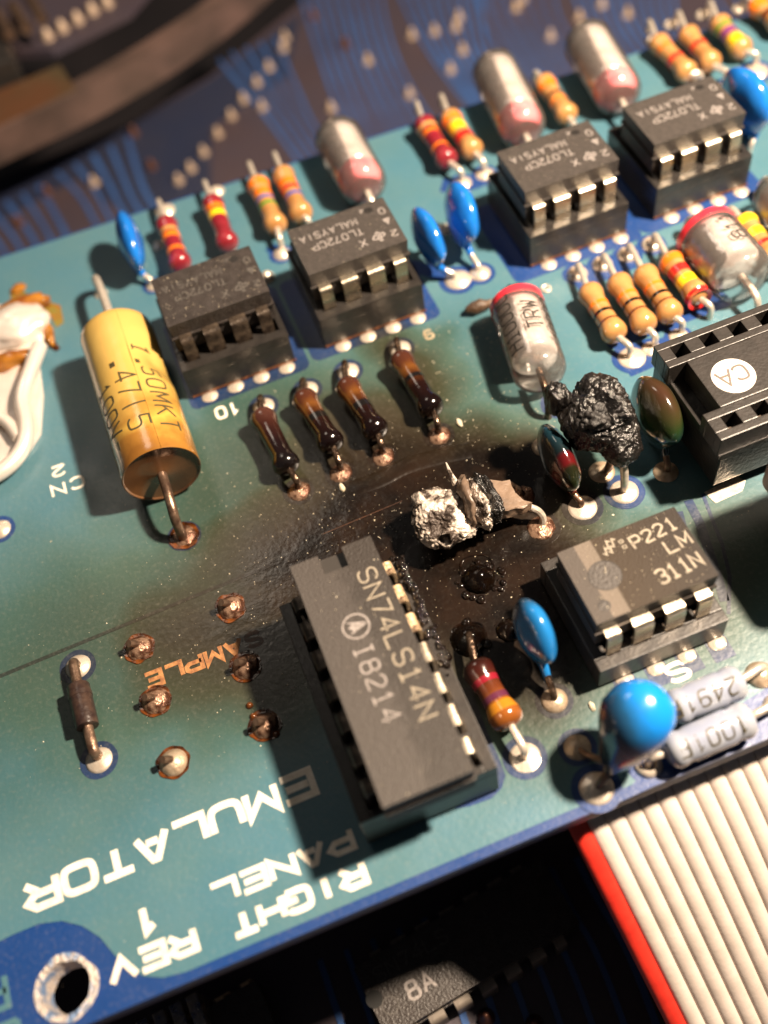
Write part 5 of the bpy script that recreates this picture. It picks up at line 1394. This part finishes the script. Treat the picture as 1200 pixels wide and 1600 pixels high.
bundle(((77.60, 88.10, -29), (96.37, 76.22, -29)), ((73.84, 73.23, -29), (87.63, 66.83, -29)), ((71.02, 63.07, -29), (84.36, 58.93, -29)), ((70.27, 48.96, -29), (85.32, 49.06, -29)), 13)
bundle(((16.68, 89.37, -29), (26.83, 89.35, -29)), ((18.52, 76.91, -29), (25.89, 74.51, -29)), ((19.81, 67.29, -29), (25.14, 64.29, -29)), ((21.31, 50.13, -29), (26.81, 48.69, -29)), 6)
bundle(((-13.92, 74.16, -29), (-1.84, 76.83, -29)), ((-11.44, 66.30, -29), (-2.42, 67.85, -29)), ((-10.84, 59.76, -29), (-2.46, 61.45, -29)), ((-8.87, 47.04, -29), (0.03, 48.07, -29)), 7, .8)
bundle(((-27.83, 70.38, -29), (-17.29, 72.70, -29)), ((-25.07, 62.77, -29), (-15.92, 64.01, -29)), ((-24.19, 56.43, -29), (-15.24, 57.58, -29)), ((-22.55, 44.52, -29), (-14.22, 44.29, -29)), 7, .8)
bundle(((98.11, 75.12, -29), (115.05, 64.39, -29)), ((94.45, 66.74, -29), (109.40, 57.49, -29)), ((92.68, 61.72, -29), (108.46, 56.05, -29)), ((90.95, 51.22, -29), (104.72, 48.60, -29)), 9)
# traces under the front, hardly lit
bundle(((-12.82, -49.07, -29), (12.97, -49.69, -29)), ((-12.79, -52.60, -29), (13.04, -53.51, -29)), ((-12.76, -56.00, -29), (13.66, -58.58, -29)), ((-13.07, -60.20, -29), (12.79, -67.17, -29)), 14)
_dot = None
def dot(p, r=.8, kind='bg_solder', pin=True):
    bm = new_bm(); lathe(bm, [(0, r), (.3, r*.85), (.7, r*.5), (1.3, r*.34), (1.6, 0)], (0, 0, 0), (0, 0, 1), 14, caps=False)
    obj('solder_joint', bm, M[kind], low, smooth=True, loc=(p[0], p[1], LZ+.12))
for p in ((2.88, 62.52, -29), (5.29, 64.28, -29), (8.07, 66.88, -29), (11.26, 70.02, -29), (14.39, 73.15, -29), (17.32, 76.14, -29), (20.50, 79.10, -29), (23.46, 81.91, -29), (27.10, 85.60, -29), (28.25, 88.11, -29),
          (-9.12, 68.58, -29), (38.18, 75.22, -29), (46.87, 77.83, -29), (50.43, 76.89, -29), (53.80, 76.07, -29), (55.33, 78.35, -29), (52.40, 69.90, -29), (48.83, 66.38, -29), (64.39, 75.92, -29), (66.24, 77.45, -29),
          (29.02, 66.96, -29), (19.41, 72.79, -29), (40.96, 64.04, -29), (71.97, 68.32, -29), (76.55, 69.55, -29), (78.81, 65.19, -29), (65.87, 66.13, -29)):
    dot(p)
for p in ((-16.24, 70.18, -29), (-0.05, 67.87, -29), (-0.72, 77.08, -29), (36.49, 81.23, -29), (34.36, 91.40, -29), (-21.63, 65.51, -29)): dot(p, .9, 'bg_solder_dark')
for p in ((-1.04, -54.41, -29), (1.57, -54.11, -29), (4.25, -53.70, -29), (6.94, -53.34, -29), (-1.92, -52.28, -29), (3.23, -61.23, -29), (-0.48, -59.20, -29)): dot(p, .8, 'bg_solder_dark')

# chip lettered 8A on the lower board
ca = .125
c8 = (-2.34, -53.98, -25.2)
t = dip_chip(c8[0]+2.5, c8[1]+.2, -24.6, ca, 7, 'grey chip with shade painted in, on the lower board below the front edge, lettered 8A', 'epoxy_soot_shade', ('wire_dull', 'wire_dull'), length=19.3, zk=-28.8)  # epoxy, print and leads darkened to paint in the shade down here
flat_text('lettering', '8A', -6.4, -1.6, 0, 0, 1.0, 1.45, 1.45, .28, M['print_grey'], t)
flat_text('lettering', 'SN74LS', -8.3, 1.1, 0, 0, .9, 1.2, 1.25, .14, M['print_faint'], t)
bm = new_bm(); slab(bm, circle(-8.2, -1.0, .75, 28), 0, .015, [circle(-8.2, -1.0, .66, 28)]); obj('mould_mark', bm, M['print_faint'], t)
dimple(t, -9.2, 0.1, .75, 'hole')
c9 = (-19.66, -52.62, -25.2)
t = dip_chip(c9[0]-3.0, c9[1]-.5, -24.8, ca, 4, 'nearly unlit chip on the lower board, one golden lead catching the light', 'epoxy_soot_shade', ('tin_gold', 'tin_gold'), zk=-28.8)
t = thing('metal_bracket', 'dull metal bracket with vertical folds below the board by the mounting hole', 'bracket', ((-25.12, -50.06, -24)[0], (-25.12, -50.06, -24)[1], 0), .1)
bm = new_bm()
for k in range(4): box(bm, -3.6+1.5*k, -2.5+1.5*k, -5, 1.2, -29, -22.5-.2*k)
obj('folded_plate', bm, M['tin'], t, bevel=.15)

# raised round assembly in the far left corner
RC = (60, 210, 0)
t = thing('round_assembly', 'blurred round raised assembly with a curved pinkish rim in the far corner', 'assembly', (0, 0, 0), 0)
ra = [(-40.64, 63.10, -12), (-26.59, 62.89, -12), (-17.32, 64.91, -12), (-8.85, 66.32, -12), (-0.94, 68.54, -12), (7.40, 71.71, -12), (17.41, 76.35, -12), (27.55, 83.37, -12), (42.57, 96.82, -12)]
outer = [(p[0], p[1]) for p in smooth_path([(q[0], q[1], 0) for q in ra], 3)]
L_, R_ = ribbon2d(outer, 2.6)
bm = new_bm(); slab(bm, [tuple(p) for p in L_]+[tuple(p) for p in reversed(R_)], -17, -12.0); obj('rim', bm, M['rim'], t, bevel=.3)
bm = new_bm(); slab(bm, [(-39.93, 72.25, -12), (-21.91, 70.62, -12), (-7.13, 72.65, -12), (-6.24, 66.42, -12), (-11.82, 65.19, -12), (-19.32, 63.75, -12), (-40.64, 63.10, -12)], -13.5, -11.6); obj('olive_plate', bm, M['olive'], t)
bm = new_bm(); slab(bm, [(-42.48, 97.59, -13), (-7.57, 79.69, -13), (4.95, 82.99, -13), (10.27, 88.27, -13), (21.33, 106.33, -13), (-38.58, 158.26, -13)], -14.5, -13.2); obj('inner_board', bm, M['bg_base'], t)
for p in ((-5.05, 83.53, -13), (-2.51, 84.36, -13), (0.01, 85.43, -13), (2.48, 86.17, -13), (-7.49, 82.64, -13), (-7.90, 92.68, -13), (-10.51, 90.48, -13)):
    bm = new_bm(); lathe(bm, [(0, .9), (.4, .7), (1.4, .45), (1.8, 0)], (0, 0, 0), (0, 0, 1), 14, caps=False)
    obj('solder_joint', bm, M['bg_solder'], t, smooth=True, loc=(p[0], p[1], -13.2))
for k, (a, b) in enumerate((((-10.48, 84.19, -8), (-9.58, 77.50, -8)), ((-7.88, 85.32, -8), (-7.13, 78.62, -8)), ((-12.97, 83.55, -8), (-12.13, 77.31, -8)))):
    bm = new_bm(); tube(bm, [a, b], .9, 10, 0); obj('wire_stub', bm, M['wire_dark'], t, smooth=True)
bm = new_bm(); box(bm, (-18.50, 71.96, -9)[0]-8, (-8.57, 76.06, -9)[0]-4, (-8.57, 76.06, -9)[1]-3, (-8.57, 76.06, -9)[1]+14, -13.2, -9); obj('black_block', bm, M['socket'], t, bevel=.3)

# ------------------------------------------------------------------ crumbs of ash and solder dust over the burn
random.seed(21)
bm = new_bm()
def crumb(x, y, z, r):
    vs = []
    n_ = 5
    for i in range(n_):
        a = 6.283*i/n_+random.random()
        vs.append(bm.verts.new((x+r*math.cos(a)*random.uniform(.6, 1.3), y+r*math.sin(a)*random.uniform(.6, 1.3), z)))
    top = bm.verts.new((x+random.uniform(-.3, .3)*r, y, z+r*random.uniform(.5, 1.1)))
    for i in range(n_): bm.faces.new((vs[i], vs[(i+1) % n_], top))
for k in range(1700):
    x = random.gauss(7, 13); y = random.gauss(-28, 9)
    if not (-29 < x < 36 and -52 < y < 4): continue
    crumb(x, y, .05, min(.12, random.lognormvariate(-3.6, .5)))
for k in range(300): crumb(random.uniform(-29, 60), random.uniform(-52.5, 20), .05, min(.1, random.lognormvariate(-3.6, .45)))
for k in range(160): crumb(random.gauss(19, 3), random.gauss(-12, 6), .05, min(.14, random.lognormvariate(-3.1, .4)))
o = obj('dust', bm, M['crumb'], None)
tag(o, 'pale crumbs of ash and solder dust scattered over the scorched board', 'dust', kind='stuff')
bm = new_bm()
for (X, Y, Z, hx, hy) in ((0, 0, 7.9, 4.6, 3.1), (13.25, .18, 7.85, 4.6, 3.1), (34.6, .85, 7.75, 4.6, 3.1), (LX, LY, 6.95, 4.6, 3.1), (SX, SY, 8.55, 3.1, 9.5)):
    n_ = 150 if (X == 0 or X == LX) else 70
    for k in range(n_): crumb(X+random.uniform(-hx, hx), Y+random.uniform(-hy, hy), Z+.0, min(.075, random.lognormvariate(-3.5, .4)))
o = obj('chip_dust', bm, M['crumb'], None)
tag(o, 'fine pale specks lying on the tops of the chips', 'dust', kind='stuff')
# flakes one can see singly
for p, r, lab in (((4.28, -20.32), .35, 'pale sliver of ash just left of the silvery ash lump, on brown tar'), ((16.06, -18.34), .35, 'pale flake beside the near joint of the reddish brown scorched resistor'),
                  ((14.65, -46.58), .3, 'tan crumb between the smoked blue capacitor and the bright blue teardrop one')):
    bm = new_bm(); lump(bm, (0, 0, .1), r, (.6, 1.3, .4), .4, 1.6, p[0], 2)
    o = obj('ash_flake', bm, M['crumb'], None, smooth=False, loc=(p[0], p[1], .05))
    tag(o, lab, 'debris')
